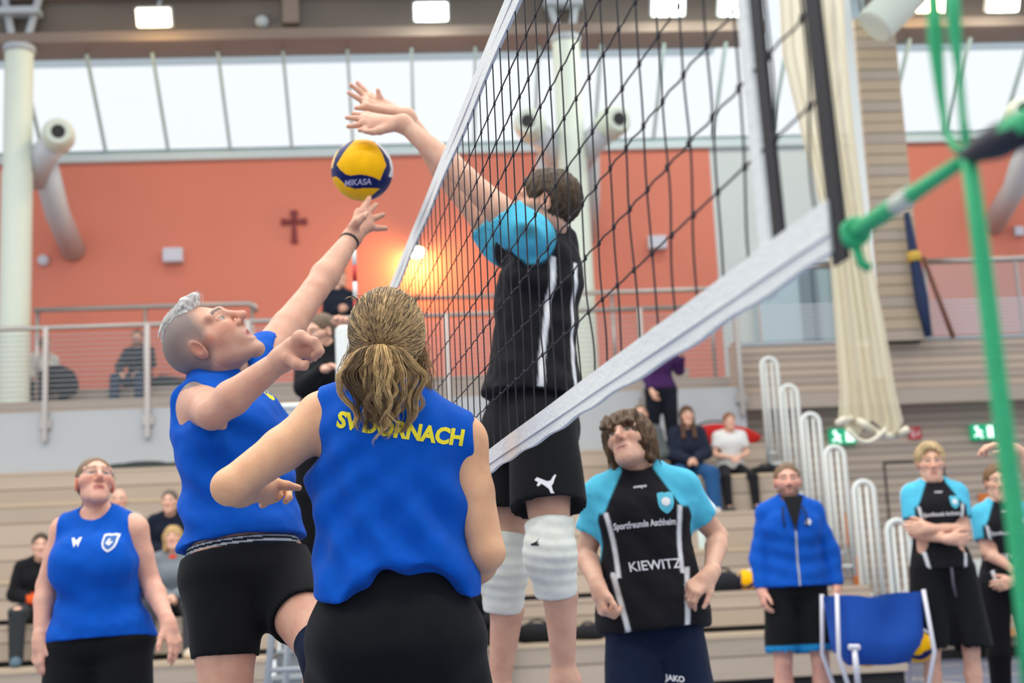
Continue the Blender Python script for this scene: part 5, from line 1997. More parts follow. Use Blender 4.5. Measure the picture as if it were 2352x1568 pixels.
ops = tee_ops(fb, .022, .16, .24, .02, .09)
shirt_b = cloth('shirt', ops, .007, aschheim(fb, 1.2), e_b, [ruffle(.005, 46, 8), ruffle(.008, 13, 4), crease(P(1190, 720, D), RT * .3 + UP * .95, RT, .3, .008, 7., 1), crease(P(1120, 620, D), RT * .5 + UP * .85, RT, .2, .012, 8., 2), crease(P(1240, 800, D), UP, RT, .2, .006, 9., .4)])
cloth('shorts', shorts_ops(fb, .016, .22, (.5, .52), .012, (.095, .095)), .008, srgb(19, 20, 23), e_b, [ruffle(.004, 14, 6)])
PUMA = [(-.55, .16), (-.42, .3), (-.2, .22), (.12, .1), (.3, .14), (.4, .3), (.52, .44), (.6, .4), (.5, .2), (.44, .0), (.34, -.14), (.42, -.4), (.5, -.5), (.3, -.5), (.2, -.28), (-.02, -.12), (-.2, -.02), (-.34, -.16), (-.44, -.12), (-.36, .06), (-.48, .1)]
bmq = bmesh.new()
bmq.faces.new([bmq.verts.new((x, y, 0)) for x, y in PUMA])
bmesh.ops.triangulate(bmq, faces=list(bmq.faces))
bmq.verts.index_update()
pv, pf = np.array([q.co[:2] for q in bmq.verts]), [tuple(x.index for x in q.verts) for q in bmq.faces]
bmq.free()
decal('logo', pv * .058, pf, P(1252, 1110, D - .2), RT, UP, [c for c in e_b.children if c.name.startswith('shorts')][0], m_wprint, [c for c in e_b.children if c.name.startswith('shorts')][0])
for x in 'ab':
    kn, hp_, an = J['kn' + x], J['hip' + x], J['an' + x]
    a, c = kn + (hp_ - kn) * .22, kn + (an - kn) * .34
    fwdk = nrm(vec(-1, -.3, 0))
    ops = [cone(a, kn, .078, .074, .02), cone(kn, c, .074, .066, .02), ell(kn + fwdk * .028, np.array([RT, FW, UP]), np.array([.06, .06, .085]), .03), plane(nrm(hp_ - kn), a + nrm(hp_ - kn) * .012), plane(nrm(an - kn), c)]
    kp = cloth('knee_pad', ops, .006, lambda V: np.array(srgb(228, 230, 222))[None] * (1 - .12 * np.clip(wave(V, 5, 40), 0, 1)[:, None] * np.array([.3, .5, 1.2])), e_b, [ruffle(.002, 40, 4), crease(kn, UP, RT, .1, .003, 28., 1)])
    if x == 'b':
        v, f = fan([(-.5, -.3), (.1, .0), (.5, .45), (.2, -.05), (.55, -.1), (.0, -.18), (-.1, -.35), (.45, -.3), (.4, -.42), (-.5, -.5)], .026)
        decal('logo', v, f, P(1230, 1250, D - .25), RT, UP, kp, m_kprint, kp)
    ops = [cone(an - nrm(an - kn) * .01, an + nrm(an - kn) * .08, .043, .04, .01), plane(-nrm(an - kn), an - nrm(an - kn) * .012)]
    cloth('sock', ops, .006, srgb(225, 226, 226), e_b)

# ---- teammate with the fringe ------------------------------------------------------------------
D = 5.3
J = dict(hipa=P(1452, 1432, D), hipb=P(1552, 1428, D), neck=P(1465, 1092, D + .03), sha=P(1384, 1142, D + .02), shb=P(1560, 1126, D),
         ela=P(1346, 1272, D + .06), wra=P(1374, 1348, D - .13), elb=P(1650, 1232, D + .08), wrb=P(1632, 1318, D - .12))
for x, sx in (('a', -1), ('b', 1)):
    J['kn' + x] = J['hip' + x] + vec(sx * .03, -.12, -.40)
    J['an' + x] = vec(*(J['kn' + x] + vec(sx * .02, .14, -.36))[:2], .09)
fk = Fig(J, (-.2, -1, 0), 'm', .95, .95, .92)
fk.set_head(P(1446, 1020, D), (-.42, -.8, .36), (-.1, .35, 1), .97)
fk.hand_ops = [('a', hand_ops(J['wra'], (.12, -.2, -.9), (.9, .2, 0), (0, -1, 0), (55, 60, 65, 65), 2, 25)), ('b', hand_ops(J['wrb'], (-.75, -.3, -.55), (-.3, .4, -.8), (-.3, -.8, .3), (35, 42, 48, 52), 4, 20))]
e_k, body = make_person('young player with brown fringe looking up, in a black and cyan shirt behind the net', fk, srgb(222, 178, 154), .008, .004, .0034, head_kw=dict(jaw=.86, slim=.9, nose=.9), col_kw=dict(flush=.4, brows=srgb(60, 42, 30)), toes=(-.2, -1, 0))
HK = srgb(92, 66, 44)
ex = [cone(fk.H(g * .06, .05, .075), fk.H(g * .072, .03, -.03), .018, .012, .02) for g in (-1, 1)] + [cone(fk.H(g * .072, .0, .03), fk.H(g * .07, -.01, -.085), .026, .016, .03) for g in (-1, 1)] + [cone(fk.H(0, -.08, .02), fk.H(0, -.075, -.1), .06, .04, .03)] + [cone(fk.H(x, .07, .085), fk.H(x * 1.08 + .004, .100, .036 + .010 * math.sin(x * 150)), .016, .006, .012) for x in np.linspace(-.058, .058, 12)]
hk = hair_cap(fk, e_k, HK, .022, .004, low=None, side=None, amp=.005, freq=130, seed=11, extra=ex, facecut=(.06, .06, .078), fc=(0, .105, -.048))
cur, rad, cc = [], [], []
for i in range(420):
    a = RNG.uniform(-math.pi, math.pi)
    dl = np.array([math.sin(a), math.cos(a)])
    top = np.array([RNG.normal(0, .015), -.02 + RNG.normal(0, .015), .145])
    low = (-.1 if dl[1] < .2 else .035) + RNG.normal(0, .015)
    pts = []
    for t in np.linspace(0, 1, 10):
        ang = t * (1.9 if dl[1] < .2 else 1.25)
        r = np.array([.098, .122]) * math.sin(min(ang, 1.57))
        z = .034 + .115 * math.cos(min(ang, 1.57)) if ang < 1.57 else .034 - (ang - 1.57) * .4
        pts.append(fk.H(dl[0] * r[0] + RNG.normal(0, .001), -.02 + dl[1] * r[1], max(z, low)))
    cur.append(pts)
    rad.append(RNG.uniform(.0012, .0024))
    cc.append(tuple(np.array(HK) * RNG.uniform(.6, 1.5)))
strands('hair_strands', cur, rad, cc, hk)
ops = tee_ops(fk, .024, -.05, .5, .016, .07)
shirt_k = cloth('shirt', ops, .0065, aschheim(fk), e_k, [ruffle(.003, 48, 9), ruffle(.004, 15, 14), crease(P(1480, 1300, D), RT * .6 + UP * .8, RT, .3, .005, 8., 1)])
cloth('shorts', shorts_ops(fk, .012, .12, (.8, .8), .012, (.09, .088), .05, None, .035), .009, NAVY, e_k, [ruffle(.005, 13, 16), crease(P(1500, 1520, D), RT, UP, .3, .006, 7., 1)])
kf = nrm(-fk.d1)
XK = nrm(np.cross(vec(0, 0, 1), fk.d1))


def asch_print(fig, shirt, ctr, sc=1., full=True, ml=.014):
    """chest lettering, club crest and maker's mark on the team shirt"""
    n = fig.d1 * .6 + fig.d0 * .4
    X = nrm(np.cross(fig.w, n))
    if X @ RT < 0:
        X = -X
    Y = np.cross(nrm(n), X)
    if Y[2] < 0:
        Y = -Y
    q = lambda t, lat: fig.spine(t, 0, .1) + X * lat
    v2, f = text_polys('Sportfreunde Aschheim', .030 * sc, .0007)
    v2 = v2 * np.array([.78, 1.1])
    decal('lettering', v2, f, q(.62, 0), X, Y, shirt, m_wprint, shirt, .002, ml)
    v, f = fan(SHIELD, .058)
    decal('crest', v, f, q(.77, .085), X, Y, shirt, m_cprint, shirt, .002, ml)
    v, f = fan([(math.cos(a) * .3, math.sin(a) * .3 + .05) for a in np.linspace(0, 6.28, 12)[:-1]], .055)
    decal('crest_field', v, f, q(.77, .085), X, Y, shirt, m_wprint, shirt, .003, ml)
    v2, f = text_polys('owayo', .018, .0005, .2)
    decal('logo', v2, f, q(.89, .0), X, Y, shirt, m_wprint, shirt, .002, ml)
    if full:
        v2, f = text_polys('KIEWITZ', .048, .0006, -.1)
        decal('sponsor', v2, f, q(.335, .02), X, Y, shirt, m_wprint, shirt, .002, ml)


asch_print(fk, shirt_k, None)
v2, f = text_polys('JAKO', .026, .001)
sk_ = [c for c in e_k.children if c.name.startswith('shorts')][0]
decal('logo', v2, f, P(1555, 1572, D - .2), RT, UP, sk_, m_wprint, sk_)

# ---- teammate at far left -----------------------------------------------------------------------
D = 5.9
J = dict(hipa=P(172, 1480, D), hipb=P(284, 1480, D), neck=P(226, 1194, D + .02), sha=P(150, 1222, D + .02), shb=P(306, 1218, D),
         ela=P(106, 1345, D + .03), wra=P(92, 1468, D - .06), elb=P(346, 1338, D + .03), wrb=P(386, 1428, D - .1))
for x, sx in (('a', -1), ('b', 1)):
    J['kn' + x] = J['hip' + x] + vec(sx * .03, -.05, -.40)
    J['an' + x] = vec(*(J['kn' + x] + vec(0, .1, -.36))[:2], .09)
fl_ = Fig(J, (.15, -1, 0), 'f', 1.2, 1.25, 1.16)
fl_.set_head(P(218, 1112, D), (.42, -.8, .36), (-.08, .3, 1), .95)
fl_.hand_ops = [('a', hand_ops(J['wra'], (-.05, -.1, -1), (.6, .7, 0), (.3, -.9, 0), (18, 22, 26, 30), 3)), ('b', hand_ops(J['wrb'], (.35, -.2, -.9), (-.7, .4, -.3), (-.3, -.8, 0), (14, 18, 24, 28), 6))]
LSK = srgb(226, 174, 152)
e_l, body = make_person('woman with glasses and tied hair at far left, in a blue sleeveless shirt looking up', fl_, LSK, .008, .0042, .0036, col_kw=dict(flush=.7, lips=srgb(176, 96, 92), brows=srgb(112, 84, 64)), toes=(.15, -1, 0))
hair_cap(fl_, e_l, srgb(128, 102, 76), .006, .004, low=-.05, amp=.0012, seed=21, facecut=(.075, .08, .11), fc=(0, .105, -.015),
         extra=[cone(fl_.H(0, -.11, .06), fl_.H(0, -.15, -.02), .03, .02, .02), cone(fl_.H(0, -.15, -.02), fl_.H(0, -.14, -.11), .024, .008, .02)])
for g in (-1, 1):
    pts = [fl_.H(g * .034 + .021 * math.cos(t), .104 - .006 * abs(math.cos(t)), .008 + .015 * math.sin(t)) for t in np.linspace(0, 2 * math.pi, 20)]
    MB().tube(pts, .0014, 5).build('glasses_rim', m_steel, e_l, True)
    MB().tube([fl_.H(g * .055, .098, .012), fl_.H(g * .078, .04, .014), fl_.H(g * .08, -.01, .01)], .0014, 5).build('glasses_arm', m_steel, e_l, True)
MB().tube([fl_.H(-.013, .106, .011), fl_.H(.013, .106, .011)], .0014, 5).build('glasses_bridge', m_steel, e_l, True)
ops = tank_ops(fl_, .012, .04, loose=.02) + tank_cuts(fl_, .04, .142, (.064, .055), None, .03)
shirt_l = cloth('shirt', ops, .0065, BLUE, e_l, [ruffle(.0028, 44, 10), ruffle(.003, 16, 23), crease(P(228, 1350, D), UP, RT, .2, .006, 9., 1), crease(P(228, 1420, D), UP + RT * .2, RT, .15, .006, 11., 2)])
cloth('shorts', shorts_ops(fl_, .006, .15, (.68, .68), .0, (.094, .086)), .009, srgb(17, 18, 21), e_l, [ruffle(.002, 16, 26)])
n = fl_.d1
X = nrm(np.cross(fl_.w, n))
X = X if X @ RT > 0 else -X
Y = nrm(np.cross(n, X))
Y = Y if Y[2] > 0 else -Y
v, f = fan([(-.5, .5), (-.25, .5), (0, .15), (.25, .5), (.5, .5), (.3, -.5), (.1, -.1), (-.1, -.5), (-.25, -.1)], .042)
decal('logo', v, f, fl_.spine(.8, 0, .12) - X * .04, X, Y, shirt_l, m_wprint, shirt_l)
crest(fl_.spine(.78, 0, .12) + X * .098, X, Y, shirt_l, shirt_l, .058, m_wprint, m_bprint)
# ------------------------------------------------------------------ coach and waiting players on the right
def standing(label, pts, D, fwd, head, skin, sex='m', w=1., d=1., limb=1., hands=None, group=None, legs=None, h=.012, hsc=1., col_kw=None, head_kw=None, toes=None, floor=0.):
    J = {k: P(v[0], v[1], D + (v[2] if len(v) > 2 else 0)) for k, v in pts.items()}
    fwd = nrm(fwd)
    for x, sx in (('a', -1), ('b', 1)):
        if 'kn' + x not in J:
            hz_ = J['hip' + x][2] - floor
            J['kn' + x] = J['hip' + x] + vec(sx * .02, 0, 0) + fwd * .04 - vec(0, 0, hz_ * .47)
        if 'an' + x not in J:
            k = J['kn' + x]
            J['an' + x] = vec(k[0] + sx * .01, k[1], floor + .09) - fwd * .05
    fg = Fig(J, fwd, sex, w, d, limb)
    hp_, hf, hu = head
    fg.set_head(P(hp_[0], hp_[1], D + (hp_[2] if len(hp_) > 2 else 0)), hf, hu, hsc)
    hands = hands or {}
    for x in 'ab':
        hd_ = hands.get(x)
        if hd_ is None:
            hd_ = dict(d=J['wr' + x] - J['el' + x], n=(1 if x == 'a' else -1, .2, 0), t=fwd)
        fg.hand_ops.append((x, hand_ops(J['wr' + x], hd_['d'], hd_['n'], hd_['t'], hd_.get('c', (25, 28, 32, 35)), hd_.get('s', 4), 20)))
    e, b = make_person(label, fg, skin, h, max(.0045, h * .45), max(.004, h * .42), col_kw=col_kw, head_kw=head_kw, toes=toes or fwd, group=group)
    return e, fg


def shoes(e, fg, toes, col, h=.009):
    for x in 'ab':
        t = nrm(toes[x] if isinstance(toes, dict) else toes)
        an = fg.J['an' + x]
        heel, bl = an - t * .035 + vec(0, 0, -.045), an + t * .12 + vec(0, 0, -.052)
        ops = [cone(an + vec(0, 0, -.02), heel, .046, .042, .02), cone(heel, bl, .043, .045, .02), cone(bl, bl + t * .07, .045, .034, .02), cone(an + vec(0, 0, -.02), bl, .045, .036, .03), plane((0, 0, -1), an + vec(0, 0, -.088))]
        cloth('shoe', ops, h, col, e)


LSKIN = srgb(228, 182, 158)
PSKIN = srgb(222, 170, 150)
# coach in the blue hooded jacket
D = 9.3
pts = dict(hipa=(1792, 1352), hipb=(1862, 1350), neck=(1812, 1156), sha=(1762, 1180), shb=(1866, 1177), ela=(1742, 1280), wra=(1750, 1355, -.06), elb=(1908, 1270), wrb=(1922, 1342, -.06))
e, fg = standing('coach in a blue hooded jacket and black shorts standing beside the ball cart', pts, D, (-.1, -1, 0), ((1809, 1108), (-.1, -1, .06), (0, 0, 1)), PSKIN, 'm', 1.08, 1.1, 1.05, h=.011, col_kw=dict(stub=(srgb(96, 72, 60), .85), brows=srgb(90, 66, 50), flush=.5), hsc=1.03)
hair_cap(fg, e, srgb(124, 98, 74), .008, .006, low=-.04, amp=.002, seed=31, facecut=(.073, .08, .1), fc=(0, .114, -.006))
JB = np.array(srgb(10, 84, 186))
jk = cloth('jacket', jacket_ops(fg, .022, .02, .04, .97, .012, (.06, .06), .05), .009, JB, e, [ruffle(.004, 40, 34), ruffle(.006, 13, 33), crease(fg.spine(.4), fg.w, fg.l0, .3, .006, 9., 1)])
ops = [cone(fg.spine(.93, -.09, .0), fg.spine(1.02, 0, -.06), .035, .035, .03), cone(fg.spine(1.02, 0, -.06), fg.spine(.93, .09, .0), .035, .035, .03)]
cloth('hood', ops, .01, BLACK, e)
cloth('undershirt', [loft(fg.pel, fg.w, fg.L, fg.l0, fg.l1, fg.d0, fg.d1, fg.sec, .012, .03, 1, 1), plane(-fg.w, fg.spine(.72)), plane(fg.w, fg.spine(1.0))], .01, BLACK, e)
MB().prism([(0, -.12), (.065, .1), (-.065, .1)], fg.spine(.88, 0, .155), nrm(np.cross(vec(0, 0, 1), -fg.d1)) * 1., vec(0, 0, 1), fg.d1 * .012).build('collar_opening', mat('black_cotton', BLACK, .9), e)
for s in (-1, 1):
    MB().tube([fg.spine(.95, s * .06, .12), fg.spine(.85, s * .075, .165), fg.spine(.7, s * .07, .172)], .006, 6).build('drawstring', mat('black_cotton', BLACK, .9), e, True)
zp = [fg.spine(t, .004, .19) for t in np.linspace(.04, .72, 10)]
me_ = jk.data
decal('zip', np.array([(-.006, -.2), (.006, -.2), (.006, .18), (-.006, .18)]), [(0, 1, 2, 3)], fg.spine(.4, 0, .1), RT, fg.w, jk, m_grey, jk, .003, .03)
v, f = fan([(-.5, -.3), (.3, -.4), (.5, .2), (.1, .5), (-.3, .3)], .045)
decal('logo', v, f, fg.spine(.76, .085, .1), RT, fg.w, jk, m_wprint, jk, .003, .03)
so = shorts_ops(fg, .008, .08, (.78, .78), .015, (.092, .085), .05, None, .045)
cloth('shorts', so, .01, lambda V: np.where((V[:, 2] < (fg.J['kna'][2] + .10))[:, None], np.array(srgb(30, 130, 190)), np.array(srgb(18, 19, 22))), e, [ruffle(.004, 13, 35)])
shoes(e, fg, (-.1, -1, 0), WHITE)

# blond player, arms folded
D = 8.9
pts = dict(hipa=(2128, 1312), hipb=(2202, 1310), neck=(2143, 1112), sha=(2097, 1138), shb=(2196, 1136), ela=(2100, 1222, -.05), wra=(2178, 1238, -.2), elb=(2213, 1216, -.05), wrb=(2138, 1214, -.17))
e, fg = standing('blond player in a black and cyan shirt with folded arms', pts, D, (-.15, -1, 0), ((2138, 1064), (-.15, -1, -.05), (0, 0, 1)), LSKIN, 'm', .95, .95, .95, hands=dict(a=dict(d=(1, .1, -.1), n=(0, 1, .2), t=(0, 0, 1), c=(25, 25, 25, 25)), b=dict(d=(-1, -.1, .1), n=(0, 1, 0), t=(0, 0, 1), c=(20, 20, 20, 20))),
                 h=.011, col_kw=dict(flush=.4, brows=srgb(150, 120, 80)))
hair_cap(fg, e, srgb(196, 168, 124), .018, .006, low=-.045, amp=.004, seed=41, extra=[cone(fg.H(.03, .06, .10), fg.H(-.045, .088, .062), .024, .012, .02), cone(fg.H(.03, .06, .10), fg.H(.06, .07, .05), .024, .010, .02)], facecut=(.073, .08, .1), fc=(0, .114, -.006))
st = cloth('shirt', tee_ops(fg, .014, .02, .55, .018, .05), .009, aschheim(fg), e, [ruffle(.004, 15, 43)])
asch_print(fg, st, None, 1., False, .03)
cloth('shorts', shorts_ops(fg, .016, .1, (.86, .86), .03, (.092, .092), .05, None, .05), .011, srgb(17, 18, 22), e, [ruffle(.005, 12, 45)])
MB().tube([fg.spine(.03, .01, .16), fg.spine(-.15, .012, .15), fg.spine(-.3, .02, .15)], .008, 6).build('drawstring', mat('grey_cord', srgb(80, 76, 90), .9), e, True)
shoes(e, fg, (-.15, -1, 0), WHITE)

# second waiting player at the right edge
D = 9.6
pts = dict(hipa=(2284, 1350), hipb=(2350, 1348), neck=(2296, 1156), sha=(2254, 1184), shb=(2344, 1180), ela=(2266, 1266, -.03), wra=(2336, 1312, -.18), elb=(2372, 1262, -.03), wrb=(2330, 1334, -.2))
e, fg = standing('brown haired player in black trousers at the right edge, half behind the green rope', pts, D, (-.2, -1, 0), ((2292, 1110), (-.15, -1, -.02), (0, 0, 1)), LSKIN, 'm', .95, .95, .95, hands=dict(a=dict(d=(.9, -.2, -.3), n=(0, 1, .2), t=(0, 0, 1)), b=dict(d=(-.9, -.2, -.2), n=(0, 1, 0), t=(0, 0, 1))), h=.012, col_kw=dict(flush=.3, brows=srgb(90, 66, 44)))
hair_cap(fg, e, srgb(124, 92, 62), .014, .006, low=-.045, amp=.003, seed=51, facecut=(.073, .08, .1), fc=(0, .114, -.006))
st = cloth('shirt', tee_ops(fg, .014, .03, .55, .018, .05), .01, aschheim(fg), e, [ruffle(.004, 15, 53)])
asch_print(fg, st, None, 1., True, .03)
cloth('trousers', trouser_ops(fg, .012, .34), .012, srgb(16, 16, 19), e, [ruffle(.004, 12, 55)])
shoes(e, fg, (-.2, -1, 0), BLACK)

# person beyond the right edge with a raised hand
D = 6.0
pts = dict(hipa=(2470, 1430), hipb=(2580, 1425), neck=(2530, 1120), sha=(2450, 1150), shb=(2620, 1140), ela=(2400, 1140, -.22), wra=(2332, 1036, -.28), elb=(2660, 1290), wrb=(2660, 1400))
e, fg = standing('player mostly outside the right edge, only a raised hand in view', pts, D, (-1, -.3, 0), ((2510, 1040), (-1, -.2, .1), (0, 0, 1)), LSKIN, 'm', .95, .95, .95, hands=dict(a=dict(d=(-.8, -.1, .25), n=(-.3, .1, -1), t=(-.3, -.6, .6), c=(22, 28, 34, 40), s=9)), h=.012)
hair_cap(fg, e, srgb(96, 70, 48), .012, .006, low=-.045, seed=61)
cloth('shirt', tee_ops(fg, .014, .03, .5, .018, .05), .012, aschheim(fg), e)
cloth('shorts', shorts_ops(fg, .02, .1, (.8, .8), .02, (.1, .1)), .013, BLACK, e)
shoes(e, fg, (-1, -.3, 0), WHITE)

# ---- first referee on the stand, arms on the rail ------------------------------------------------
D = 9.35
pts = dict(hipa=(712, 985), hipb=(776, 985), neck=(744, 798, -.04), sha=(700, 822), shb=(796, 818), ela=(698, 890, -.1), wra=(740, 850, -.26), elb=(812, 800, -.1), wrb=(800, 752, -.26))
STZ = P(740, 985, D)[2] - .9
e, fg = standing('referee in black on the stand behind the raised arm', pts, D, (-.5, -1, 0), ((737, 764, -.06), (-.75, -.7, -.25), (0, -.1, 1)), LSKIN, 'f', 1., 1., .95, hands=dict(a=dict(d=(.8, -.5, .2), n=(0, 0, -1), t=(0, -1, 0)), b=dict(d=(-.2, -.6, .4), n=(0, 0, -1), t=(-1, 0, 0))), h=.012, floor=STZ)
hair_cap(fg, e, srgb(112, 92, 74), .008, .006, low=-.05, amp=.002, seed=71, facecut=(.075, .085, .11), fc=(0, .105, -.02))
cloth('jacket', jacket_ops(fg, .016, .0, .03, .97, .02), .011, srgb(22, 23, 26), e, [ruffle(.005, 13, 73)])
cloth('trousers', trouser_ops(fg, .014, .34), .013, srgb(20, 20, 23), e)
shoes(e, fg, (-.5, -1, 0), BLACK)
rs = empty('referee_stand', vec(fg.pel[0], fg.pel[1], 0), 'tubular referee stand beside the net post', 'stand')
c = fg.pel
MB().box(vec(c[0], c[1] - .05, STZ - .026), vec(.28, 0, 0), vec(0, .3, 0), vec(0, 0, .022)).build('platform', m_grey, rs)
for sx in (-1, 1):
    for sy in (-1, 1):
        MB().tube([vec(c[0] + sx * .38, c[1] - .05 + sy * .4, 0), vec(c[0] + sx * .26, c[1] - .05 + sy * .28, STZ - .02)] + ([vec(c[0] + sx * .26, c[1] - .4, STZ + 1.0)] if sy < 0 else []), .022, 8).build('leg', m_grey, rs, True)
MB().tube([vec(c[0] - .26, c[1] - .4, STZ + 1.0), vec(c[0] + .26, c[1] - .4, STZ + 1.0)], .022, 8).build('hand_rail', m_white, rs, True)
for i in range(5):
    z = (i + 1) * STZ / 6
    k = 1 - z / STZ
    MB().tube([vec(c[0] - .26 - .12 * k, c[1] - .33 - .12 * k, z), vec(c[0] + .26 + .12 * k, c[1] - .33 - .12 * k, z)], .016, 8).build('rung', m_grey, rs, True)

# ------------------------------------------------------------------ spectators
def seated(label, px, py, v, zseat, zfoot, lean=.15, yaw=0., skin=LSKIN, sex='m', w=1., d=1., limb=1., hands='lap', sc=1., h=.015, group=None, turn=0., knee_out=.1, col_kw=None, look=0.):
    """px, py is the head's place in the photo; v the seat's depth in the hall"""
    u, _, zh = hp(px, py, v - .05)
    f = nrm(-HW * math.cos(yaw) + HU * math.sin(yaw))
    l = np.cross(f, vec(0, 0, 1))
    l = l if l @ RT > 0 else -l
    up = nrm(vec(0, 0, 1) + f * lean)
    pel = hall(u, v, zseat + .095) - f * lean * .35
    q = lambda lat, fo, z: pel + l * lat * sc + f * fo * sc + vec(0, 0, z * sc)
    nk = pel + up * .5 * sc
    J = dict(hipa=pel - l * .09 * sc, hipb=pel + l * .09 * sc, neck=nk)
    for x, s in (('a', -1), ('b', 1)):
        J['sh' + x] = nk + l * s * (.165 if sex == 'm' else .15) * sc - up * .055 * sc
        J['kn' + x] = vec(*q(s * (.09 + knee_out), .42, 0)[:2], zfoot + .09 + .40 * sc)
        J['an' + x] = vec(*q(s * (.09 + knee_out), .47, 0)[:2], zfoot + .09)
        if hands == 'lap':
            J['el' + x] = J['sh' + x] - up * .25 * sc + l * s * .07 * sc + f * .06 * sc
            J['wr' + x] = pel + l * s * .045 * sc + f * .27 * sc + vec(0, 0, .11)
        elif hands == 'knees':
            J['el' + x] = J['sh' + x] - up * .22 * sc + l * s * .08 * sc + f * .13 * sc
            J['wr' + x] = J['kn' + x] - f * .06 + vec(0, 0, .085) - l * s * .03
        else:                                                    # hand to the chin
            J['el' + x] = J['sh' + x] - up * .2 * sc + f * .2 * sc
            J['wr' + x] = nk + f * .2 * sc - up * .02 + l * s * .04
    fg = Fig(J, f, sex, w * sc, d * sc, limb * sc)
    hf = nrm(f + l * turn + vec(0, 0, look))
    fg.set_head(nk + up * .145 * sc + f * .03, hf, (0, 0, 1), sc * .98)
    for x, s in (('a', 1), ('b', -1)):
        fg.hand_ops.append((x, hand_ops(J['wr' + x], f * .5 + l * s * .8 - vec(0, 0, .25), -f * .3 - vec(0, 0, .8), f, (35, 38, 40, 42), 3, 20, sc * .95)))
    e, b = make_person(label, fg, skin, h, .006, .0065, toes=f, group=group, col_kw=col_kw)
    return e, fg, f


GRP = None
# left bleachers
e, fg, f = seated('woman with a blond bob in a grey jumper sitting on the left bleachers', 397, 1230, 14.1, .985, .60, .12, .05, sex='f', sc=1.0, col_kw=dict(flush=.5), look=.15)
hair_cap(fg, e, srgb(198, 164, 108), .02, .008, low=None, side=None, seed=81, amp=.003, facecut=(.062, .07, .095), fc=(0, .115, -.035), extra=[cone(fg.H(g * .07, -.01, .02), fg.H(g * .072, 0, -.11), .028, .02, .03) for g in (-1, 1)] + [cone(fg.H(0, -.08, 0), fg.H(0, -.07, -.1), .05, .035, .03)])
cloth('jumper', jacket_ops(fg, .022, .03, .04, .96, .026), .014, srgb(122, 130, 136), e, [ruffle(.008, 11, 83)])
cloth('collar', [ell(fg.spine(.96, 0, .05), np.array([fg.l1, fg.d1, fg.w]), (.06, .05, .03), .02)], .01, srgb(226, 76, 56), e)
cloth('trousers', trouser_ops(fg, .014, .34), .015, srgb(62, 64, 70), e)
shoes(e, fg, f, srgb(206, 190, 168), .012)
e, fg, f = seated('dark haired man in a navy jacket sitting behind the woman in the grey jumper', 393, 1172, 15.0, 1.43, .985, .3, -.05, sc=1.0, col_kw=dict(flush=.3))
hair_cap(fg, e, srgb(104, 92, 82), .01, .008, low=-.04, seed=91)
cloth('jacket', jacket_ops(fg, .03, .0, .04, .96, .03), .015, srgb(24, 30, 46), e, [ruffle(.008, 11, 93)])
cloth('trousers', trouser_ops(fg, .014, .34), .016, srgb(40, 44, 56), e)
shoes(e, fg, f, BLACK, .013)
e, fg, f = seated('bald man in a pale shirt sitting behind the woman at far left', 272, 1152, 15.0, 1.43, .985, .05, .1, sc=1.02, col_kw=dict(flush=.5))
cloth('shirt', jacket_ops(fg, .02, .0, .04, .96, .024), .015, srgb(206, 206, 200), e, [ruffle(.008, 11, 95)])
cloth('trousers', trouser_ops(fg, .014, .34), .016, srgb(70, 74, 84), e)
shoes(e, fg, f, srgb(90, 80, 70), .013)
e, fg, f = seated('man in a black jacket with orange stripes sitting at the far left edge', 92, 1262, 14.05, .985, .60, .3, .2, sc=1.0)
hair_cap(fg, e, srgb(74, 60, 48), .012, .008, low=-.04, seed=97)
cloth('jacket', jacket_ops(fg, .026, .0, .04, .96, .028), .014, lambda V: np.where(((np.abs(fg.local(V)[2] - .42) < .07) & (fg.local(V)[1] > .06) & (np.abs(fg.local(V)[0]) < .12))[:, None], np.array(srgb(226, 90, 40)), np.array(srgb(24, 25, 28))), e, [ruffle(.008, 11, 99)])
cloth('trousers', trouser_ops(fg, .016, .34), .015, srgb(50, 54, 58), e)
shoes(e, fg, f, srgb(90, 112, 130), .012)

# right bleachers
e, fg, f = seated('long haired woman in a navy jumper and blue jeans on the upper bleachers', 1572, 893, 16.85, 2.34, 1.86, .22, 0., sex='f', sc=1.0, col_kw=dict(flush=.3))
hair_cap(fg, e, srgb(88, 60, 42), .014, .009, low=None, side=None, seed=101, extra=[cone(fg.H(g * .06, -.02, .0), fg.H(g * .07, .06, -.26), .03, .03, .03) for g in (-1, 1)], facecut=(.066, .075, .1), fc=(0, .112, -.03))
cloth('jumper', jacket_ops(fg, .024, .0, .04, .96, .028), .016, srgb(36, 42, 60), e, [ruffle(.008, 11, 103)])
cloth('jeans', trouser_ops(fg, .018, .34, (.095, .075, .07)), .016, srgb(40, 84, 132), e)
shoes(e, fg, f, srgb(220, 214, 206), .013)
e, fg, f = seated('boy in a white T-shirt and black trousers on the upper bleachers', 1671, 922, 16.85, 2.34, 1.86, .15, .05, sc=.86, limb=.85)
hair_cap(fg, e, srgb(140, 92, 62), .014, .008, low=-.04, seed=105)
cloth('shirt', tee_ops(fg, .02, .0, .55, .02, .04), .014, srgb(222, 222, 220), e, [ruffle(.006, 12, 107)])
cloth('trousers', trouser_ops(fg, .012, .34), .015, srgb(30, 30, 34), e)
shoes(e, fg, f, srgb(60, 66, 64), .013)
e, fg, f = seated('man in a grey jacket over a pale blue shirt on the upper bleachers', 1468, 905, 16.85, 2.34, 1.86, .2, -.1, sc=1.05, col_kw=dict(flush=.6, stub=(srgb(150, 110, 84), .6)))
hair_cap(fg, e, srgb(120, 100, 80), .006, .009, low=-.03, seed=109)
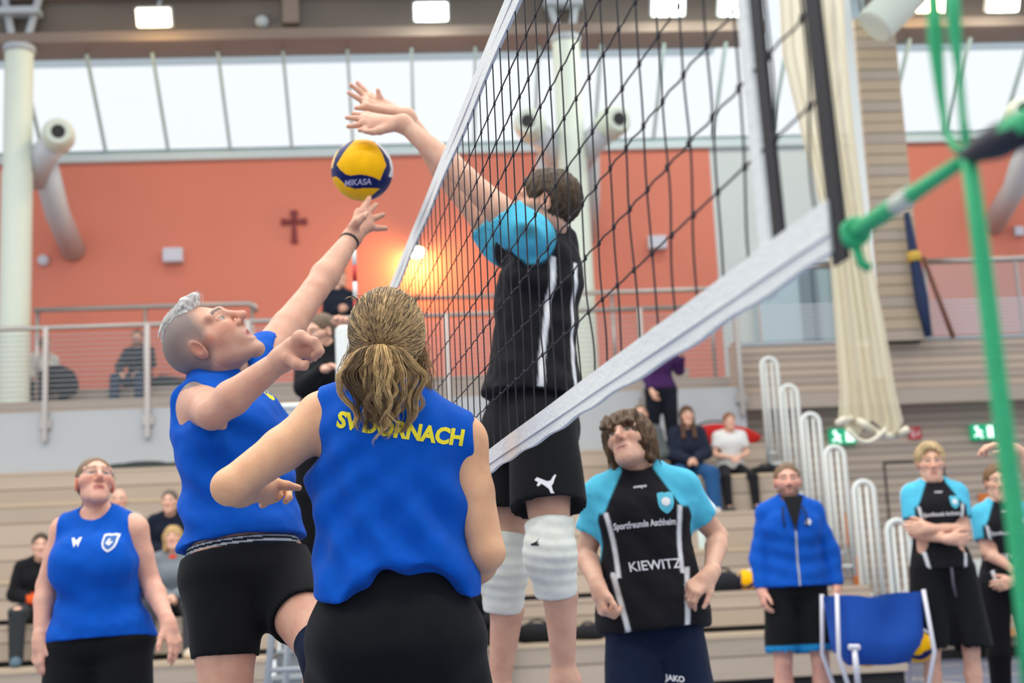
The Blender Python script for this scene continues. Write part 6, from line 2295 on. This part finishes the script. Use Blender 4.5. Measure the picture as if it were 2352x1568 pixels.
cloth('jacket', jacket_ops(fg, .026, .0, .04, .96, .028), .016, lambda V: np.where(((np.abs(fg.local(V)[0]) < .035) & (fg.local(V)[1] > .05))[:, None], np.array(srgb(160, 205, 225)), np.array(srgb(92, 98, 98))), e, [ruffle(.008, 11, 111)])
cloth('trousers', trouser_ops(fg, .016, .34), .016, srgb(188, 148, 96), e)
shoes(e, fg, f, srgb(90, 70, 50), .013)
# standing spectator behind them, purple top
D = 17.3
pts = dict(hipa=(1500, 900), hipb=(1536, 899), neck=(1512, 805), sha=(1488, 818), shb=(1542, 815), ela=(1484, 862), wra=(1498, 900, -.15), elb=(1560, 850), wrb=(1566, 810, -.2))
zf = P(1515, 900, D)[2] - .9
e, fg = standing('fair haired spectator in a purple top and dark trousers standing on the upper bleachers', pts, D, (-.4, -1, 0), ((1506, 776), (-.6, -.8, 0), (0, 0, 1)), LSKIN, 'f', 1., 1., 1., h=.016, floor=ROW_Z[4])
hair_cap(fg, e, srgb(202, 176, 140), .016, .009, low=-.07, side=None, seed=113)
cloth('top', jacket_ops(fg, .018, .05, .03, .7, .02), .016, srgb(66, 36, 84), e)
cloth('trousers', trouser_ops(fg, .014, .15), .017, srgb(24, 26, 36), e)
shoes(e, fg, (-.4, -1, 0), BLACK, .014)

# black clad spectator half hidden between the players
e, fg, f = seated('spectator in black trousers half hidden behind the elbow of the front woman', 1090, 1290, 13.2, .60, .17, .35, 0., sc=1.0)
hair_cap(fg, e, srgb(60, 48, 40), .012, .009, low=-.04, seed=115)
cloth('jacket', jacket_ops(fg, .024, .0, .04, .96, .026), .016, srgb(24, 25, 28), e)
cloth('trousers', trouser_ops(fg, .016, .34), .016, srgb(20, 20, 24), e)
shoes(e, fg, f, BLACK, .013)

# gallery
e, fg, f = seated('bearded man in a dark jumper sitting on the gallery bench, hands on one knee', 318, 752, 21.55, zb, ZP, .12, -.25, sc=1.02, hands='knees', turn=.3, col_kw=dict(stub=(srgb(96, 70, 56), .8)), h=.02)
hair_cap(fg, e, srgb(64, 50, 42), .01, .011, low=-.04, seed=121)
cloth('jumper', jacket_ops(fg, .022, .0, .04, .96, .026), .019, srgb(46, 54, 66), e)
cloth('trousers', trouser_ops(fg, .016, .34), .019, srgb(50, 66, 92), e)
shoes(e, fg, f, srgb(50, 60, 80), .016)
e, fg, f = seated('woman in a cream jumper sitting on the gallery beside the left column', 96, 785, 21.3, zb - .08, ZP, .35, .6, sex='f', sc=1.0, hands='lap', h=.02, turn=.3)
hair_cap(fg, e, srgb(120, 92, 70), .014, .011, low=-.07, side=None, seed=123)
cloth('jumper', jacket_ops(fg, .024, .05, .04, .96, .028), .019, srgb(214, 214, 206), e)
cloth('trousers', trouser_ops(fg, .016, .34), .019, srgb(34, 38, 48), e)
shoes(e, fg, f, srgb(120, 126, 160), .016)
# dark coat folded over its knees and a jacket lying on the bench
c = hall(*hp(128, 865, 20.95))
coat = cloth('folded_coat', [ell(c, np.array([HU, HW, vec(0, 0, 1)]), (.26, .16, .17), .05), ell(c + HU * .16 - vec(0, 0, .12), np.array([HU, HW, vec(0, 0, 1)]), (.17, .14, .2), .06)], .02, srgb(32, 36, 44), None, [ruffle(.015, 12, 5)])
tag(coat, 'dark coat bundled on the lap of the woman in the cream jumper', 'coat')
c = hall(*hp(400, 868, 21.7))
c[2] = zb + .06
coat = cloth('lying_jacket', [ell(c, np.array([HU, HW, vec(0, 0, 1)]), (.36, .2, .09), .05), ell(c - HU * .14 + vec(0, 0, .05), np.array([HU, HW, vec(0, 0, 1)]), (.16, .16, .1), .06)], .02, srgb(42, 48, 58), None, [ruffle(.015, 12, 6)])
tag(coat, 'dark jacket lying on the gallery bench right of the bearded man', 'jacket')
# spectator leaning on the gallery rail
D = 19.4
pts = dict(hipa=(764, 768), hipb=(798, 767), neck=(776, 668), sha=(754, 682), shb=(802, 680), ela=(752, 720), wra=(778, 712, -.2), elb=(812, 716), wrb=(796, 708, -.22))
e, fg = standing('long haired spectator in a dark jacket standing on the gallery behind the raised arm', pts, D, (.5, -1, 0), ((780, 640), (.8, -.6, 0), (0, 0, 1)), LSKIN, 'f', 1.05, 1.05, 1., h=.02, floor=ZP)
hair_cap(fg, e, srgb(116, 88, 64), .02, .011, low=None, side=None, seed=131, extra=[cone(fg.H(0, -.07, 0), fg.H(0, -.09, -.24), .06, .05, .03)])
cloth('jacket', jacket_ops(fg, .03, -.05, .04, .97, .03), .019, srgb(28, 34, 48), e)
cloth('trousers', trouser_ops(fg, .016, .34), .02, srgb(30, 34, 46), e)
shoes(e, fg, (.5, -1, 0), BLACK, .016)
# ------------------------------------------------------------------ ball cart, bags and other small things
D = 8.75
c0 = P(2018, 1440, D)
cart = empty('ball_cart', vec(c0[0], c0[1], 0), 'blue fabric ball cart on white legs beside the coach', 'cart')
W2, D2 = .275, .24
zt = P(2018, 1362, D)[2]
zl = P(2018, 1500, D)[2]
cx_, cy_ = c0[0], c0[1] + .1
V, F, N1 = [], [], 28
for j, t in enumerate(np.linspace(0, 1, 12)):
    for i in range(N1):
        a = 2 * math.pi * i / N1
        ca, sa = math.cos(a), math.sin(a)
        q = 4.0
        r = (abs(ca) ** q + abs(sa) ** q) ** (-1 / q)
        w_ = 1 - .10 * math.sin(t * math.pi) * (1 - abs(math.sin(2 * a))) - .05 * t
        if t > .8:
            w_ *= 1 - (t - .8) * 1.6
        sag = -.05 * (1 - abs(math.sin(2 * a)) ** .7) * (1 - t)
        z = zt + sag + (zl - zt) * t - (.09 * (1 - min(1, (r * w_) ** 2 * .6)) if t > .8 else 0)
        V.append([cx_ + ca * r * W2 * w_, cy_ + sa * r * D2 * w_ + .01 * math.sin(a * 5 + t * 4), z])
for j in range(11):
    for i in range(N1):
        k = (i + 1) % N1
        F.append((j * N1 + i, j * N1 + k, (j + 1) * N1 + k, (j + 1) * N1 + i))
F.append(tuple(11 * N1 + i for i in range(N1)))
obj('fabric_bag', np.array(V), F, mat('blue_canvas', srgb(8, 74, 168), .85, noise=.08, nscale=9), cart, True)
m_alu = mat('white_tube', srgb(206, 206, 216), .4, metal=.2)
for sx in (-1, 1):
    for sy in (-1, 1):
        MB().tube([vec(cx_ + sx * (W2 - .02), cy_ + sy * (D2 - .02), zt + .01), vec(cx_ + sx * (W2 + .005), cy_ + sy * (D2 - .005), zl), vec(cx_ + sx * (W2 - .12), cy_ + sy * (D2 - .05), .06)], .014, 8).build('leg', m_alu, cart, True)
        MB().lathe(vec(cx_ + sx * (W2 - .12), cy_ + sy * (D2 - .05) - .012, .035), (0, 1, 0), [(0, .02), (0, .034), (.024, .034), (.024, .02)], 14).build('castor', m_black, cart, True)
a, b = P(1962, 1486, D - .32), P(1972, 1585, D - .32)
MB().tube([a, b], .017, 10).build('front_strut', m_alu, cart, True)
MB().bbox(a, RT * .035, FW * .02, UP * .016, .01).build('strut_cap', m_alu, cart)
Rb = np.array([nrm(RT + UP * .6), nrm(UP - RT * .6), -FW])
for px, py, dz in ((1990, 1494, -.26), (2106, 1484, -.24)):
    e, o = ball('volleyball', P(px, py - 4, D + .02), ('yellow ball bulging under the left corner of the blue cart' if px < 2050 else 'yellow ball bulging under the right corner of the blue cart'), Rb, 24, 'balls in the blue cart')
for k, (dx, dy) in enumerate(((-.12, .05), (.1, .06), (0, -.06))):
    ball('volleyball', vec(cx_ + dx, cy_ + dy, zt - .16), ('yellow ball inside the blue cart, at the left side', 'yellow ball inside the blue cart, at the right side', 'yellow ball inside the blue cart, nearest the front')[k], Rb, 20, 'balls in the blue cart')

# on the bleachers
def lump(name, px, py, v, z, size, col, label, cat, seed=1, h=.02):
    u = hp(px, py, v)[0]
    c = hall(u, v, z + size[2] * .8)
    A = np.array([HU, HW, vec(0, 0, 1)])
    ops = [ell(c, A, size, .05), ell(c - HU * size[0] * .45 + vec(0, 0, -size[2] * .1), A, np.array(size) * .75, .05), ell(c + HU * size[0] * .5 - vec(0, 0, size[2] * .15), A, np.array(size) * .7, .05), plane((0, 0, -1), hall(u, v, z))]
    o = cloth(name, ops, h, col, None, [ruffle(.012, 14, seed)])
    tag(o, label, cat)
    e = o
    MB().tube([c + HU * size[0] * .5 * math.cos(t) + vec(0, 0, size[2] * (.5 + .75 * math.sin(t))) for t in np.linspace(.2, 2.9, 10)], .012, 6).build('strap', m_black, e)
    return o
lump('sports_bag', 1235, 1460, 13.35, .60, (.2, .14, .1), srgb(30, 31, 34), 'black bag on the lowest bleacher step left of the near knee pad leg', 'bag', 2)
lump('sports_bag', 1352, 1462, 13.35, .60, (.14, .12, .08), srgb(34, 34, 38), 'small black bag on the lowest bleacher step right of the jumping leg', 'bag', 3)
lump('sports_bag', 1664, 1345, 14.2, .985, (.17, .13, .11), srgb(38, 40, 46), 'dark bag beside the yellow ball on the second bleacher step', 'bag', 4)
lump('sports_bag', 1640, 985, 17.75, 2.79, (.5, .14, .16), srgb(190, 40, 36), 'red bag lying behind the boy in the white T-shirt', 'bag', 5, .025)
lump('folded_jacket', 1755, 1012, 17.0, 2.34, (.2, .14, .07), srgb(30, 30, 34), 'black jacket on the bleachers beside the boy', 'jacket', 6, .025)
lump('folded_jacket', 330, 1062, 17.8, 2.79, (.55, .12, .05), srgb(58, 66, 62), 'dark green jacket laid out on the top bleacher step', 'jacket', 7, .025)
u = hp(1717, 1338, 14.15)[0]
ball('volleyball', hall(u, 14.15, .985 + BALL_R), 'yellow ball resting on the second bleacher step beside the coach', Rb, 28)
u = hp(1612, 1235, 15.0)[0]
e = empty('water_bottle', hall(u, 15.0, 1.43), 'clear pale water bottle standing on the third bleacher step', 'bottle')
smooth_by_angle(MB().lathe(hall(u, 15.0, 1.43), (0, 0, 1), [(0, .035), (.01, .04), (.2, .04), (.24, .025), (.26, .014)], 18).build('bottle_body', mat('pale_plastic', srgb(208, 226, 224), .25), e))
MB().lathe(hall(u, 15.0, 1.69), (0, 0, 1), [(0, .017), (.025, .017)], 14).build('bottle_cap', mat('bottle_cap', srgb(70, 160, 120), .4), e)
# plain white block added at an unidentified pale spot behind the net
u, _, z = hp(995, 905, 17.9)
tag(MB().bbox(hall(u, 18.1, 2.79 + .35), HU * .3, HW * .12, vec(0, 0, .35), .05).build('white_block', m_white), 'plain white block added on the top bleacher step behind the net', 'board')
